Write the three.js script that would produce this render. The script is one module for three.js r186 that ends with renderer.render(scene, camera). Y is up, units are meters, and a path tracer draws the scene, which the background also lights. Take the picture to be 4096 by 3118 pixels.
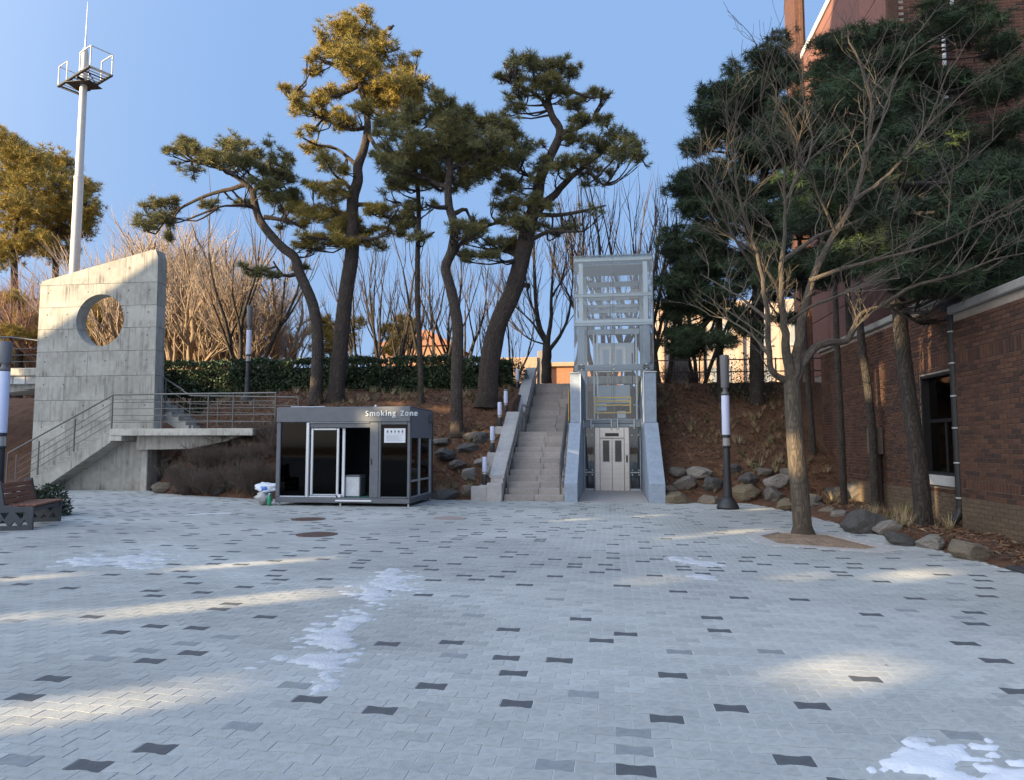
import * as THREE from 'three';
import { mergeGeometries, mergeVertices } from 'three/addons/utils/BufferGeometryUtils.js';
import { FontLoader } from 'three/addons/loaders/FontLoader.js';
import { TextGeometry } from 'three/addons/geometries/TextGeometry.js';
import { Brush, Evaluator, SUBTRACTION, INTERSECTION } from 'three-bvh-csg';

// ------------------------------------------------------------------ camera, sky, sun, exposure
const scene = new THREE.Scene();
const FPX = 690, EYE = 1.6, YAW = THREE.MathUtils.degToRad(8.2), PITCH = Math.atan(53.5 / FPX);
const camera = new THREE.PerspectiveCamera(2 * THREE.MathUtils.radToDeg(Math.atan(389.5 / FPX)), 1024 / 779, 0.1, 2000);
camera.rotation.order = 'YXZ';
camera.rotation.set(PITCH, YAW, 0);
camera.position.set(0, EYE, 0);
scene.add(camera);

const renderer = new THREE.WebGLRenderer({ antialias: true });
renderer.setSize(1024, 779);
renderer.toneMapping = THREE.LinearToneMapping;
renderer.toneMappingExposure = 2.8;
renderer.shadowMap.enabled = true;

const SUN_AZ = THREE.MathUtils.degToRad(54), SUN_TAN = 0.25;          // the sun's rays travel to the right and away, low
const SH = new THREE.Vector2(Math.sin(SUN_AZ), -Math.cos(SUN_AZ));     // horizontal direction of travel (x, z)
const sunTravel = new THREE.Vector3(SH.x, -SUN_TAN, SH.y).normalize();
{ // a clear winter sky as it is near sunset: paler and warmer towards the horizon and the sun, deeper blue above
  const W = 512, H = 256, data = new Float32Array(W * H * 4), d = new THREE.Vector3(), toSun = sunTravel.clone().negate();
  const mix = (a, b, t) => a + (b - a) * t, clamp01 = (x) => Math.min(1, Math.max(0, x)), EXPOSURE = renderer.toneMappingExposure;
  for (let j = 0; j < H; j++) for (let i = 0; i < W; i++) {
    const el = ((j + 0.5) / H - 0.5) * Math.PI, az = ((i + 0.5) / W - 0.5) * 2 * Math.PI;
    d.set(Math.cos(el) * Math.cos(az), Math.sin(el), Math.cos(el) * Math.sin(az));
    const c = d.dot(toSun), up = Math.max(0, Math.sin(el)), q = Math.pow(up, 0.6), hz = Math.exp(-up * 9), k = clamp01((c + 0.14) / 1.14), w = Math.pow(k, 2.9);
    const away = [mix(0.3, 0.29, q) + 0.2 * hz, mix(0.52, 0.475, q) + 0.13 * hz, mix(0.87, 0.85, q)];          // the blue half
    const near = [mix(3.9, 3.3, q), mix(3.4, 3.6, q), mix(2.7, 4.0, q)];                                   // the bright hazy half round the low sun
    const r = mix(away[0], near[0], w) / EXPOSURE, g = mix(away[1], near[1], w) / EXPOSURE, b = mix(away[2], near[2], w) / EXPOSURE;
    const o = (j * W + i) * 4;
    data[o] = r; data[o + 1] = g; data[o + 2] = b; data[o + 3] = 1;
  }
  const sky = new THREE.DataTexture(data, W, H, THREE.RGBAFormat, THREE.FloatType);
  sky.mapping = THREE.EquirectangularReflectionMapping;
  sky.magFilter = sky.minFilter = THREE.LinearFilter;
  sky.needsUpdate = true;
  scene.background = sky; scene.environment = sky;
}
const sun = new THREE.DirectionalLight(new THREE.Color().setRGB(1, 0.76, 0.44), 4.4);
sun.position.copy(sunTravel).multiplyScalar(-120);
sun.castShadow = true; sun.shadow.radius = 0.26; sun.shadow.mapSize.set(4096, 4096);
Object.assign(sun.shadow.camera, { left: -70, right: 70, top: 50, bottom: -50, near: 1, far: 300 });
sun.name = 'sun';
scene.add(sun, sun.target);

// ------------------------------------------------------------------ helpers
const V = (x, y, z) => new THREE.Vector3(x, y, z);
function RNG(a) { return () => { a |= 0; a = (a + 0x6d2b79f5) | 0; let t = Math.imul(a ^ (a >>> 15), 1 | a); t = (t + Math.imul(t ^ (t >>> 7), 61 | t)) ^ t; return ((t ^ (t >>> 14)) >>> 0) / 4294967296; }; }
const lerp = (a, b, t) => a + (b - a) * t, clamp = (x, a, b) => Math.min(b, Math.max(a, x));
const sm = (x, a, b) => { const t = clamp((x - a) / (b - a), 0, 1); return t * t * (3 - 2 * t); };
function pl(x, pts) { if (x <= pts[0][0]) return pts[0][1]; for (let i = 1; i < pts.length; i++) if (x <= pts[i][0]) return lerp(pts[i - 1][1], pts[i][1], (x - pts[i - 1][0]) / (pts[i][0] - pts[i - 1][0])); return pts[pts.length - 1][1]; }
// measuring from the photograph (2207 wide): the point at that place on the plane z, or x, or y
const K = 1 / 2.1553;
function ray(vx, vy) { const d = V((vx * K - 512) / FPX, (389.5 - vy * K) / FPX, -1); return d.applyEuler(camera.rotation); }
function at(vx, vy, z) { const r = ray(vx, vy); return r.multiplyScalar(z / r.z).add(V(0, EYE, 0)); }
function atX(vx, vy, x) { const r = ray(vx, vy); return r.multiplyScalar(x / r.x).add(V(0, EYE, 0)); }
function gnd(vx, vy, h = 0) { const r = ray(vx, vy); return r.multiplyScalar((h - EYE) / r.y).add(V(0, EYE, 0)); }
const Q = (zx, zy) => [(550 + 0.9742 * zx) / 1.8559, (50 + 0.9742 * zy) / 1.8559];
// hash noise
function h3(x, y, z) { let n = Math.imul(x | 0, 374761393) + Math.imul(y | 0, 668265263) + Math.imul(z | 0, 2147483647 ^ 0x3a5f1); n = Math.imul(n ^ (n >>> 13), 1274126177); return ((n ^ (n >>> 16)) >>> 0) / 4294967296; }
function noise3(x, y, z) { const xi = Math.floor(x), yi = Math.floor(y), zi = Math.floor(z), f = (t) => t * t * (3 - 2 * t), u = f(x - xi), v = f(y - yi), w = f(z - zi); let s = 0; for (let a = 0; a < 2; a++) for (let b = 0; b < 2; b++) for (let c = 0; c < 2; c++) s += (a ? u : 1 - u) * (b ? v : 1 - v) * (c ? w : 1 - w) * h3(xi + a, yi + b, zi + c); return s * 2 - 1; }
function fbm(x, y, z, o = 4) { let s = 0, a = 0.5; for (let i = 0; i < o; i++) { s += a * noise3(x, y, z); x *= 2.03; y *= 2.03; z *= 2.03; a *= 0.5; } return s; }

// geometry buffer
class GB {
  constructor() { this.p = []; this.n = []; this.u = []; this.i = []; }
  tri(a, b, c) { // flat triangle
    const ux = b[0] - a[0], uy = b[1] - a[1], uz = b[2] - a[2], vx = c[0] - a[0], vy = c[1] - a[1], vz = c[2] - a[2];
    let nx = uy * vz - uz * vy, ny = uz * vx - ux * vz, nz = ux * vy - uy * vx; const l = Math.hypot(nx, ny, nz) || 1; nx /= l; ny /= l; nz /= l;
    const ax = Math.abs(nx), ay = Math.abs(ny), az = Math.abs(nz), k = this.p.length / 3;
    for (const q of [a, b, c]) { this.p.push(q[0], q[1], q[2]); this.n.push(nx, ny, nz); if (ax >= ay && ax >= az) this.u.push(q[2], q[1]); else if (ay >= az) this.u.push(q[0], q[2]); else this.u.push(q[0], q[1]); }
    this.i.push(k, k + 1, k + 2);
  }
  poly(pts, c) { // convex polygon, wound away from the point c
    let nx = 0, ny = 0, nz = 0; const o = pts[0];
    for (let i = 1; i + 1 < pts.length; i++) { const a = pts[i], b = pts[i + 1]; const ux = a[0] - o[0], uy = a[1] - o[1], uz = a[2] - o[2], vx = b[0] - o[0], vy = b[1] - o[1], vz = b[2] - o[2]; nx += uy * vz - uz * vy; ny += uz * vx - ux * vz; nz += ux * vy - uy * vx; }
    const flip = c && nx * (o[0] - c[0]) + ny * (o[1] - c[1]) + nz * (o[2] - c[2]) < 0;
    for (let i = 1; i + 1 < pts.length; i++) flip ? this.tri(o, pts[i + 1], pts[i]) : this.tri(o, pts[i], pts[i + 1]);
    return this;
  }
  box(x0, x1, y0, y1, z0, z1, b = 0, m = null) { // chamfered box
    b = Math.min(b, (x1 - x0) * 0.45, (y1 - y0) * 0.45, (z1 - z0) * 0.45);
    const X = [x0, x1], Y = [y0, y1], Z = [z0, z1], S = [1, -1], cen = [(x0 + x1) / 2, (y0 + y1) / 2, (z0 + z1) / 2];
    const T = (q) => { if (!m) return q; const v = V(...q).applyMatrix4(m); return [v.x, v.y, v.z]; };
    const C = T(cen), put = (pts) => this.poly(pts.map(T), C);
    const P = (i, j, k, ax) => [X[i] + (ax === 0 ? 0 : S[i] * b), Y[j] + (ax === 1 ? 0 : S[j] * b), Z[k] + (ax === 2 ? 0 : S[k] * b)];
    for (const s of [0, 1]) {
      put([P(s, 0, 0, 0), P(s, 1, 0, 0), P(s, 1, 1, 0), P(s, 0, 1, 0)]);
      put([P(0, s, 0, 1), P(1, s, 0, 1), P(1, s, 1, 1), P(0, s, 1, 1)]);
      put([P(0, 0, s, 2), P(1, 0, s, 2), P(1, 1, s, 2), P(0, 1, s, 2)]);
    }
    if (b > 0) for (const s of [0, 1]) for (const t of [0, 1]) {
      put([P(0, s, t, 1), P(1, s, t, 1), P(1, s, t, 2), P(0, s, t, 2)]);
      put([P(s, 0, t, 0), P(s, 1, t, 0), P(s, 1, t, 2), P(s, 0, t, 2)]);
      put([P(s, t, 0, 0), P(s, t, 1, 0), P(s, t, 1, 1), P(s, t, 0, 1)]);
      for (const w of [0, 1]) put([P(s, t, w, 0), P(s, t, w, 1), P(s, t, w, 2)]);
    }
    return this;
  }
  prism(poly, axis, a, b) { // polygon (list of 2-d points) pushed along an axis; concave allowed
    const sh = THREE.ShapeUtils.triangulateShape(poly.map(([x, y]) => new THREE.Vector2(x, y)), []);
    const P = (q, d) => (axis === 'x' ? [d, q[1], q[0]] : axis === 'y' ? [q[0], d, q[1]] : [q[0], q[1], d]);
    const area = THREE.ShapeUtils.area(poly.map(([x, y]) => new THREE.Vector2(x, y))), cen = poly.reduce((s, q) => [s[0] + q[0] / poly.length, s[1] + q[1] / poly.length], [0, 0]);
    for (const d of [a, b]) for (const t of sh) this.poly(t.map((k) => P(poly[k], d)), P(cen, (a + b) / 2));
    for (let i = 0; i < poly.length; i++) {
      const q = poly[i], r = poly[(i + 1) % poly.length], ex = r[0] - q[0], ey = r[1] - q[1], s = area > 0 ? 1 : -1, l = Math.hypot(ex, ey) || 1;
      const inside = [(q[0] + r[0]) / 2 - (ey / l) * s, (q[1] + r[1]) / 2 + (ex / l) * s];
      this.poly([P(q, a), P(r, a), P(r, b), P(q, b)], P(inside, (a + b) / 2));
    }
    return this;
  }
  tube(pts, rad, sides = 6, cap = true) {
    const n = pts.length; let prev = null, len = 0; const base = this.p.length / 3;
    const T = V(), B = V(), N = V();
    for (let i = 0; i < n; i++) {
      T.copy(pts[Math.min(n - 1, i + 1)]).sub(pts[Math.max(0, i - 1)]).normalize();
      if (!prev) { N.set(Math.abs(T.y) < 0.9 ? 0 : 1, Math.abs(T.y) < 0.9 ? 1 : 0, 0); N.addScaledVector(T, -N.dot(T)).normalize(); } else { N.copy(prev).addScaledVector(T, -prev.dot(T)).normalize(); }
      prev = N.clone(); B.crossVectors(T, N);
      if (i) len += pts[i].distanceTo(pts[i - 1]);
      const r = typeof rad === 'number' ? rad : rad[i];
      for (let s = 0; s <= sides; s++) {
        const a = (s / sides) * Math.PI * 2, c = Math.cos(a), q = Math.sin(a);
        const nx = N.x * c + B.x * q, ny = N.y * c + B.y * q, nz = N.z * c + B.z * q;
        this.p.push(pts[i].x + nx * r, pts[i].y + ny * r, pts[i].z + nz * r); this.n.push(nx, ny, nz); this.u.push((s / sides) * Math.max(0.25, Math.round(r * 6.3 * 4) / 4), len);
      }
    }
    for (let i = 0; i + 1 < n; i++) for (let s = 0; s < sides; s++) { const a = base + i * (sides + 1) + s, b = a + sides + 1; this.i.push(a, a + 1, b, a + 1, b + 1, b); }
    if (cap) for (const e of [0, n - 1]) {
      const c = pts[e], r = base + e * (sides + 1), ring = []; for (let s = 0; s < sides; s++) ring.push([this.p[(r + s) * 3], this.p[(r + s) * 3 + 1], this.p[(r + s) * 3 + 2]]);
      const q = pts[e ? n - 2 : 1]; this.poly(ring, [q.x, q.y, q.z]);
    }
    return this;
  }
  geo(g, m) { // another geometry
    g = g.clone(); if (m) g.applyMatrix4(m); if (!g.attributes.normal) g.computeVertexNormals();
    const k = this.p.length / 3, P = g.attributes.position, N = g.attributes.normal, U = g.attributes.uv;
    for (let i = 0; i < P.count; i++) { this.p.push(P.getX(i), P.getY(i), P.getZ(i)); this.n.push(N.getX(i), N.getY(i), N.getZ(i)); if (U) this.u.push(U.getX(i), U.getY(i)); else this.u.push(P.getX(i), P.getY(i)); }
    if (g.index) for (let i = 0; i < g.index.count; i++) this.i.push(k + g.index.getX(i)); else for (let i = 0; i < P.count; i++) this.i.push(k + i);
    return this;
  }
  lathe(prof, x, y, z, seg = 20) { return this.geo(new THREE.LatheGeometry(prof.map(([r, h]) => new THREE.Vector2(r, h)), seg), new THREE.Matrix4().makeTranslation(x, y, z)); }
  done() {
    const g = new THREE.BufferGeometry();
    g.setAttribute('position', new THREE.Float32BufferAttribute(this.p, 3)); g.setAttribute('normal', new THREE.Float32BufferAttribute(this.n, 3)); g.setAttribute('uv', new THREE.Float32BufferAttribute(this.u, 2)); g.setIndex(this.i);
    return g;
  }
}
const gb = () => new GB();
function boxUV(g) { // uv in metres from the dominant axis; makes the faces flat
  g = g.index ? g.toNonIndexed() : g; g.computeVertexNormals(); const P = g.attributes.position, N = g.attributes.normal, u = new Float32Array(P.count * 2);
  for (let i = 0; i < P.count; i++) { const x = Math.abs(N.getX(i)), y = Math.abs(N.getY(i)), z = Math.abs(N.getZ(i)); const [a, b] = x >= y && x >= z ? [P.getZ(i), P.getY(i)] : y >= z ? [P.getX(i), P.getZ(i)] : [P.getX(i), P.getY(i)]; u[2 * i] = a; u[2 * i + 1] = b; }
  g.setAttribute('uv', new THREE.BufferAttribute(u, 2)); return g;
}
// naming
const used = {};
function numbered(name) { const k = used[name] = (used[name] ?? -1) + 1; return k ? name + '_' + String(k).padStart(3, '0') : name; }
function thing(name, label, category, pos = [0, 0, 0], group) { const o = new THREE.Group(); o.name = numbered(name); o.position.set(...pos); scene.add(o); o.userData = { label, category }; if (group) o.userData.group = group; return o; }
function part(parent, name, g, mat) { const m = new THREE.Mesh(g.done ? g.done() : g, mat); m.name = name; parent.add(m); return m; }
function solo(name, g, mat, label, category, group) { const m = new THREE.Mesh(g.done ? g.done() : g, mat); m.name = numbered(name); scene.add(m); m.userData = { label, category }; if (group) m.userData.group = group; return m; }
function struct(name, g, mat, label) { const m = new THREE.Mesh(g.done ? g.done() : g, mat); m.name = numbered(name); scene.add(m); m.userData = { kind: 'structure', label, category: name.replace(/_/g, ' ') }; return m; }
function copies(parent, name, geo, mat, list, colors) { const m = new THREE.InstancedMesh(geo, mat, list.length); m.name = name; list.forEach((q, i) => { m.setMatrixAt(i, q); if (colors) m.setColorAt(i, colors[i]); }); m.userData.kind = 'stuff'; parent.add(m); return m; }
const L = (r, g, b) => new THREE.Color().setRGB(r, g, b);

// ------------------------------------------------------------------ textures (grain, stains, bark, needles: no light in them)
function tile(size, fx, fy, seed) { const r = RNG(seed), g = new Float32Array(fx * fy).map(() => r()); return (x, y) => { const u = (x / size) * fx, v = (y / size) * fy, xi = Math.floor(u), yi = Math.floor(v), f = (t) => t * t * (3 - 2 * t), a = f(u - xi), b = f(v - yi), G = (i, j) => g[((j % fy + fy) % fy) * fx + ((i % fx + fx) % fx)]; return lerp(lerp(G(xi, yi), G(xi + 1, yi), a), lerp(G(xi, yi + 1), G(xi + 1, yi + 1), a), b) * 2 - 1; }; }
function tex(size, f, color = true, repeat = 1) {
  const d = new Uint8Array(size * size * 4);
  for (let y = 0; y < size; y++) for (let x = 0; x < size; x++) { let c = f(x, y); if (typeof c === 'number') c = [c, c, c]; const o = (y * size + x) * 4; for (let k = 0; k < 3; k++) d[o + k] = 255 * clamp(color ? Math.pow(clamp(c[k], 0, 1), 1 / 2.2) : c[k], 0, 1); d[o + 3] = 255; }
  const t = new THREE.DataTexture(d, size, size); t.wrapS = t.wrapT = THREE.RepeatWrapping; t.magFilter = THREE.LinearFilter; t.minFilter = THREE.LinearMipmapLinearFilter; t.generateMipmaps = true; if (color) t.colorSpace = THREE.SRGBColorSpace; t.repeat.set(repeat, repeat); t.needsUpdate = true; return t;
}
const TX = {};
{
  const S = 512;
  { const a = tile(S, 256, 256, 1), b = tile(S, 64, 64, 2), c = tile(S, 8, 8, 3), d = tile(S, 16, 16, 9); const f = (x, y) => 0.8 + 0.1 * a(x, y) + 0.05 * b(x, y) + 0.06 * c(x, y) + 0.05 * d(x, y); TX.grain = tex(S, f, true, 1); TX.grainB = tex(S, (x, y) => 0.5 + 0.3 * a(x, y) + 0.2 * b(x, y), false, 1); }
  { const a = tile(S, 256, 256, 4), b = tile(S, 24, 24, 5), c = tile(S, 5, 5, 6), s = tile(S, 90, 3, 7), s2 = tile(S, 30, 2, 8), w = tile(S, 12, 12, 10), pp = tile(S, 128, 128, 11);
    TX.concrete = tex(S, (x, y) => { const st = Math.max(0, s(x, y)) * Math.max(0, w(x, y)) * 0.55 + Math.max(0, s2(x, y) - 0.15) * 0.3; const k = 0.82 + 0.06 * a(x, y) + 0.08 * b(x, y) + 0.09 * c(x, y) - st * 0.95 - (pp(x, y) > 0.82 ? 0.12 : 0); return [k, k * 0.985, k * 0.95]; }, true, 0.35);
    TX.concreteB = tex(S, (x, y) => 0.5 + 0.25 * a(x, y) + 0.25 * b(x, y) - (pp(x, y) > 0.8 ? 0.4 : 0), false, 0.35); }
  { const a = tile(S, 40, 10, 12), b = tile(S, 80, 24, 13), c = tile(S, 256, 128, 14), e = tile(S, 9, 4, 15); const f = (x, y) => { const k = 1 - Math.abs(a(x + 3 * e(x, y), y + 5 * b(x, y))); return k * k; }; TX.bark = tex(S, (x, y) => { const k = 0.45 + 0.4 * (1 - f(x, y)) + 0.12 * c(x, y) + 0.12 * e(x, y); return [k, k * 0.96, k * 0.92]; }, true, 1); TX.barkB = tex(S, (x, y) => 1 - f(x, y) * 0.9 + 0.1 * c(x, y), false, 1); }
  { // fallen needles: many short strokes
    const r = RNG(77), n = new Float32Array(S * S * 3).fill(0.42), base = tile(S, 12, 12, 16), fine = tile(S, 128, 128, 18);
    for (let i = 0; i < S * S; i++) { const k = 0.42 + 0.14 * base(i % S, (i / S) | 0) + 0.12 * fine(i % S, (i / S) | 0); n[i * 3] = k; n[i * 3 + 1] = k * 0.8; n[i * 3 + 2] = k * 0.68; }
    for (let q = 0; q < 9000; q++) { const x = r() * S, y = r() * S, a = r() * 6.28, l = 5 + r() * 14, t = r(), k = 0.35 + 0.65 * r(), col = t < 0.7 ? [k, k * 0.62, k * 0.38] : t < 0.9 ? [k * 0.5, k * 0.4, k * 0.33] : [k, k * 0.88, k * 0.7]; for (let s = 0; s < l; s++) { const px = ((x + Math.cos(a) * s) % S + S) % S | 0, py = ((y + Math.sin(a) * s) % S + S) % S | 0, o = (py * S + px) * 3; n[o] = col[0]; n[o + 1] = col[1]; n[o + 2] = col[2]; } }
    TX.needle = tex(S, (x, y) => { const o = (y * S + x) * 3; return [n[o], n[o + 1], n[o + 2]]; }, true, 0.5);
    TX.needleB = tex(S, (x, y) => n[(y * S + x) * 3], false, 0.5);
  }
  { const a = tile(S, 20, 20, 20), b = tile(S, 70, 70, 21), c = tile(S, 256, 256, 22), d = tile(S, 8, 30, 23), e = tile(S, 6, 6, 24); TX.rock = tex(S, (x, y) => { const v = 1 - Math.abs(d(x + 25 * e(x, y), y + 25 * a(x, y))); const k = 0.62 + 0.14 * a(x, y) + 0.14 * b(x, y) + 0.1 * c(x, y) + 0.16 * Math.pow(v, 8); return [k, k * 0.97, k * 0.93]; }, true, 1.0); TX.rockB = tex(S, (x, y) => 0.5 + 0.3 * a(x, y) + 0.3 * b(x, y) + 0.15 * c(x, y), false, 1.0); }
  { const a = tile(S, 6, 128, 30), b = tile(S, 3, 40, 31), c = tile(S, 256, 256, 32); TX.wood = tex(S, (x, y) => { const k = 0.72 + 0.2 * a(x, y) + 0.18 * b(x, y) + 0.05 * c(x, y); return [k, k * 0.95, k * 0.9]; }, true, 1); }
  { const a = tile(S, 3, 512, 33), b = tile(S, 2, 90, 34); TX.brushed = tex(S, (x, y) => 0.86 + 0.08 * a(x, y) + 0.06 * b(x, y), true, 0.7); }
}
const M = (c, rough = 0.8, o = {}) => new THREE.MeshStandardMaterial({ color: L(...c), roughness: rough, ...o });
const G1 = { map: TX.grain, bumpMap: TX.grainB, bumpScale: 0.002 };
const MAT = {
  concrete: M([0.52, 0.5, 0.45], 0.9, { map: TX.concrete, bumpMap: TX.concreteB, bumpScale: 0.004 }),
  graniteCap: M([0.48, 0.475, 0.475], 0.8, G1), granite: M([0.55, 0.52, 0.5], 0.85, G1), graniteStep: M([0.47, 0.44, 0.42], 0.88, G1),
  bluewall: M([0.37, 0.44, 0.54], 0.7, G1),
  needles: M([0.25, 0.16, 0.11], 1, { map: TX.needle, bumpMap: TX.needleB, bumpScale: 0.03 }),
  boothGrey: M([0.155, 0.168, 0.19], 0.45, { metalness: 0.1, map: TX.grain }), boothDark: M([0.09, 0.095, 0.105], 0.55), alu: M([0.55, 0.58, 0.62], 0.35, { metalness: 0.6 }),
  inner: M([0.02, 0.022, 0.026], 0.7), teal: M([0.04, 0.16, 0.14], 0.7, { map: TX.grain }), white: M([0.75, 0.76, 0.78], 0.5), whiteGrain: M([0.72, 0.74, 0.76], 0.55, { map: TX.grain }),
  glassDark: new THREE.MeshPhysicalMaterial({ color: L(0.05, 0.055, 0.07), roughness: 0.03, transmission: 1, thickness: 0, ior: 1.22 }),
  glass: new THREE.MeshPhysicalMaterial({ color: L(0.9, 0.94, 0.97), roughness: 0.02, transmission: 1, thickness: 0, ior: 1.5 }),
  glassMilky: new THREE.MeshPhysicalMaterial({ color: L(0.92, 0.95, 0.96), roughness: 0.04, transmission: 0.95, thickness: 0, ior: 1.45 }),
  steel: M([0.5, 0.52, 0.53], 0.4, { metalness: 0.55 }), frame: M([0.25, 0.275, 0.3], 0.5, { metalness: 0.25 }), stainless: M([0.74, 0.69, 0.64], 0.36, { metalness: 0.55, map: TX.brushed }),
  rail: M([0.17, 0.165, 0.16], 0.4, { metalness: 0.6 }), railDark: M([0.1, 0.1, 0.1], 0.5, { metalness: 0.4 }),
  black: M([0.015, 0.015, 0.017], 0.35), dark: M([0.035, 0.036, 0.04], 0.5, { metalness: 0.2 }), yellow: M([0.72, 0.4, 0.025], 0.5), paleSteel: M([0.52, 0.56, 0.59], 0.55, { metalness: 0.2 }),
  lens: new THREE.MeshPhysicalMaterial({ color: L(0.68, 0.73, 0.93), roughness: 0.4, transmission: 0.12, thickness: 0 }), clear: new THREE.MeshPhysicalMaterial({ color: L(0.9, 0.9, 0.9), roughness: 0.1, transmission: 0.7, thickness: 0 }),
  pineBark: M([0.105, 0.083, 0.072], 0.95, { map: TX.bark, bumpMap: TX.barkB, bumpScale: 0.03 }), darkBark: M([0.075, 0.065, 0.058], 0.95, { map: TX.bark, bumpMap: TX.barkB, bumpScale: 0.02 }),
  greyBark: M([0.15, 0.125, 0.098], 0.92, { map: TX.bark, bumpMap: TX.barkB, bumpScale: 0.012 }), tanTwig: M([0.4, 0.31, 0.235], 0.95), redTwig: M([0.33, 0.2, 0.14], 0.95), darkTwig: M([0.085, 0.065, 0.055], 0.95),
  needlesGreen: M([1, 1, 1], 0.75), leaf: M([1, 1, 1], 0.55),
  mortar: M([0.4, 0.34, 0.29], 0.95, G1), stone: M([0.36, 0.35, 0.33], 0.85, G1), paleStone: M([0.62, 0.62, 0.6], 0.8, G1),
  woodSlat: M([0.33, 0.14, 0.085], 0.7, { map: TX.wood }), iron: M([0.085, 0.09, 0.095], 0.6, G1), deepSnow: M([0.74, 0.76, 0.8], 0.8, { bumpMap: TX.rockB, bumpScale: 0.003 }), snow: M([0.68, 0.7, 0.73], 0.8, { map: TX.grain, bumpMap: TX.rockB, bumpScale: 0.004 }),
  soil: M([0.62, 0.58, 0.5], 1, { map: TX.needle, bumpMap: TX.rockB, bumpScale: 0.02 }), asphalt: M([0.05, 0.05, 0.055], 0.85, G1), salmon: M([0.27, 0.12, 0.09], 0.8, G1),
};
MAT.needlesGreen = new THREE.MeshPhysicalMaterial({ color: 0xffffff, roughness: 0.9, transmission: 0.1, thickness: 0 });
MAT.leaf.side = MAT.needlesGreen.side = THREE.DoubleSide;

// ------------------------------------------------------------------ ground: plaza level, the bank, the upper terrace
const STEP = { z0: -19.5, h: 0.167, run: 0.3, n1: 12, landing: 1.5, n2: 12 };
function stairY(z) { const d = -(z - STEP.z0), f1 = STEP.n1 * STEP.run; if (d < 0) return 0; if (d < f1) return (d / STEP.run) * STEP.h; if (d < f1 + STEP.landing) return STEP.n1 * STEP.h; return Math.min(STEP.n1 + STEP.n2, STEP.n1 + (d - f1 - STEP.landing) / STEP.run) * STEP.h; }
const MID = [[19.3, -0.03], [19.7, 0.25], [20.5, 0.9], [21.5, 1.7], [22.5, 2.25], [24, 3.05], [26, 3.6], [27, 3.72], [28.5, 4.0], [60, 4.3]];
const RIGHT = [[19.5, -0.03], [19.9, 0.3], [20.6, 0.75], [22, 1.45], [24, 2.5], [26.3, 3.7], [27, 3.95], [28.5, 4.0], [60, 4.3]];
function T(x, z) {
  const d = -z;
  const left = pl(d - 3.3, MID), toe = pl(x, [[-15.9, 22.1], [-14.5, 20.75], [-12, 19.65], [-10, 18.95], [-8.9, 19.3], [-5, 19.55]]), mid = pl(d - (toe - 19.3) * (1 - sm(d, 22, 27)), MID);
  let y = lerp(left, mid, sm(x, -16.2, -15.7));
  y = lerp(y, pl(d, RIGHT), sm(x, 1.15, 1.4));
  const nz = fbm(x * 0.7, 3.1, z * 0.7, 4) * 0.22 + fbm(x * 2.6, 9.1, z * 2.6, 2) * 0.06; y += nz * sm(y, 0.1, 0.7) * (d < 32 ? 1 : 0.3);
  const inStair = sm(x, -3.35, -3.22) * sm(-x, 1.15, 1.25); if (inStair > 0) y = lerp(y, Math.min(y, stairY(z) - 0.45), inStair);
  const inLift = sm(x, -1.25, -1.15) * sm(-x, -1.3, -1.2); if (inLift > 0 && d < 26.4) y = lerp(y, -0.15, inLift);
  if (x > 3.4 && d < 20.5) { // planting bed beside the brick wall
    const edge = pl(d, [[9, 5.1], [12.3, 4.75], [15, 4.5], [17.4, 4.2], [20, 3.5]]); y = Math.max(y, 0.13 * sm(x, edge, edge + 0.35) + sm(x, edge, edge + 0.5) * fbm(x * 1.6, 5, z * 1.6, 3) * 0.07 - 0.03);
  }
  return y;
}
function hit(vx, vy) { const r = ray(vx, vy); let p = V(0, EYE, 0); for (let s = 6; s < 60; s += 0.04) { p = r.clone().multiplyScalar(s).add(V(0, EYE, 0)); if (p.y < T(p.x, p.z)) break; } return p; }
{
  const xs = [], zs = [];
  for (let x = -400; x < -28; x += 31) xs.push(x); for (let x = -28; x < 9; x += 0.16) xs.push(x); for (let x = 9; x <= 400; x += 30) xs.push(x);
  for (let z = 300; z > -8.5; z -= 25.7) zs.push(z); for (let z = -8.5; z > -30; z -= 0.16) zs.push(z); for (let z = -30; z > -46; z -= 1) zs.push(z); for (let z = -46; z >= -460; z -= 30) zs.push(z);
  const p = [], u = [], idx = [], nx = xs.length;
  for (const z of zs) for (const x of xs) { let y = z > -8.6 ? -0.03 : T(x, z); if (z > -18.7 && x < 3.3) y = -0.03; p.push(x, y - 0.02, z); u.push(x, z); }
  for (let j = 0; j + 1 < zs.length; j++) for (let i = 0; i + 1 < nx; i++) { const a = j * nx + i, b = a + nx; idx.push(a, a + 1, b, a + 1, b + 1, b); }
  const g = new THREE.BufferGeometry(); g.setAttribute('position', new THREE.Float32BufferAttribute(p, 3)); g.setAttribute('uv', new THREE.Float32BufferAttribute(u, 2)); g.setIndex(idx); g.computeVertexNormals();
  struct('ground', g, MAT.needles, 'brown needle-strewn earth bank rising to the upper terrace behind the plaza');
}
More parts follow.
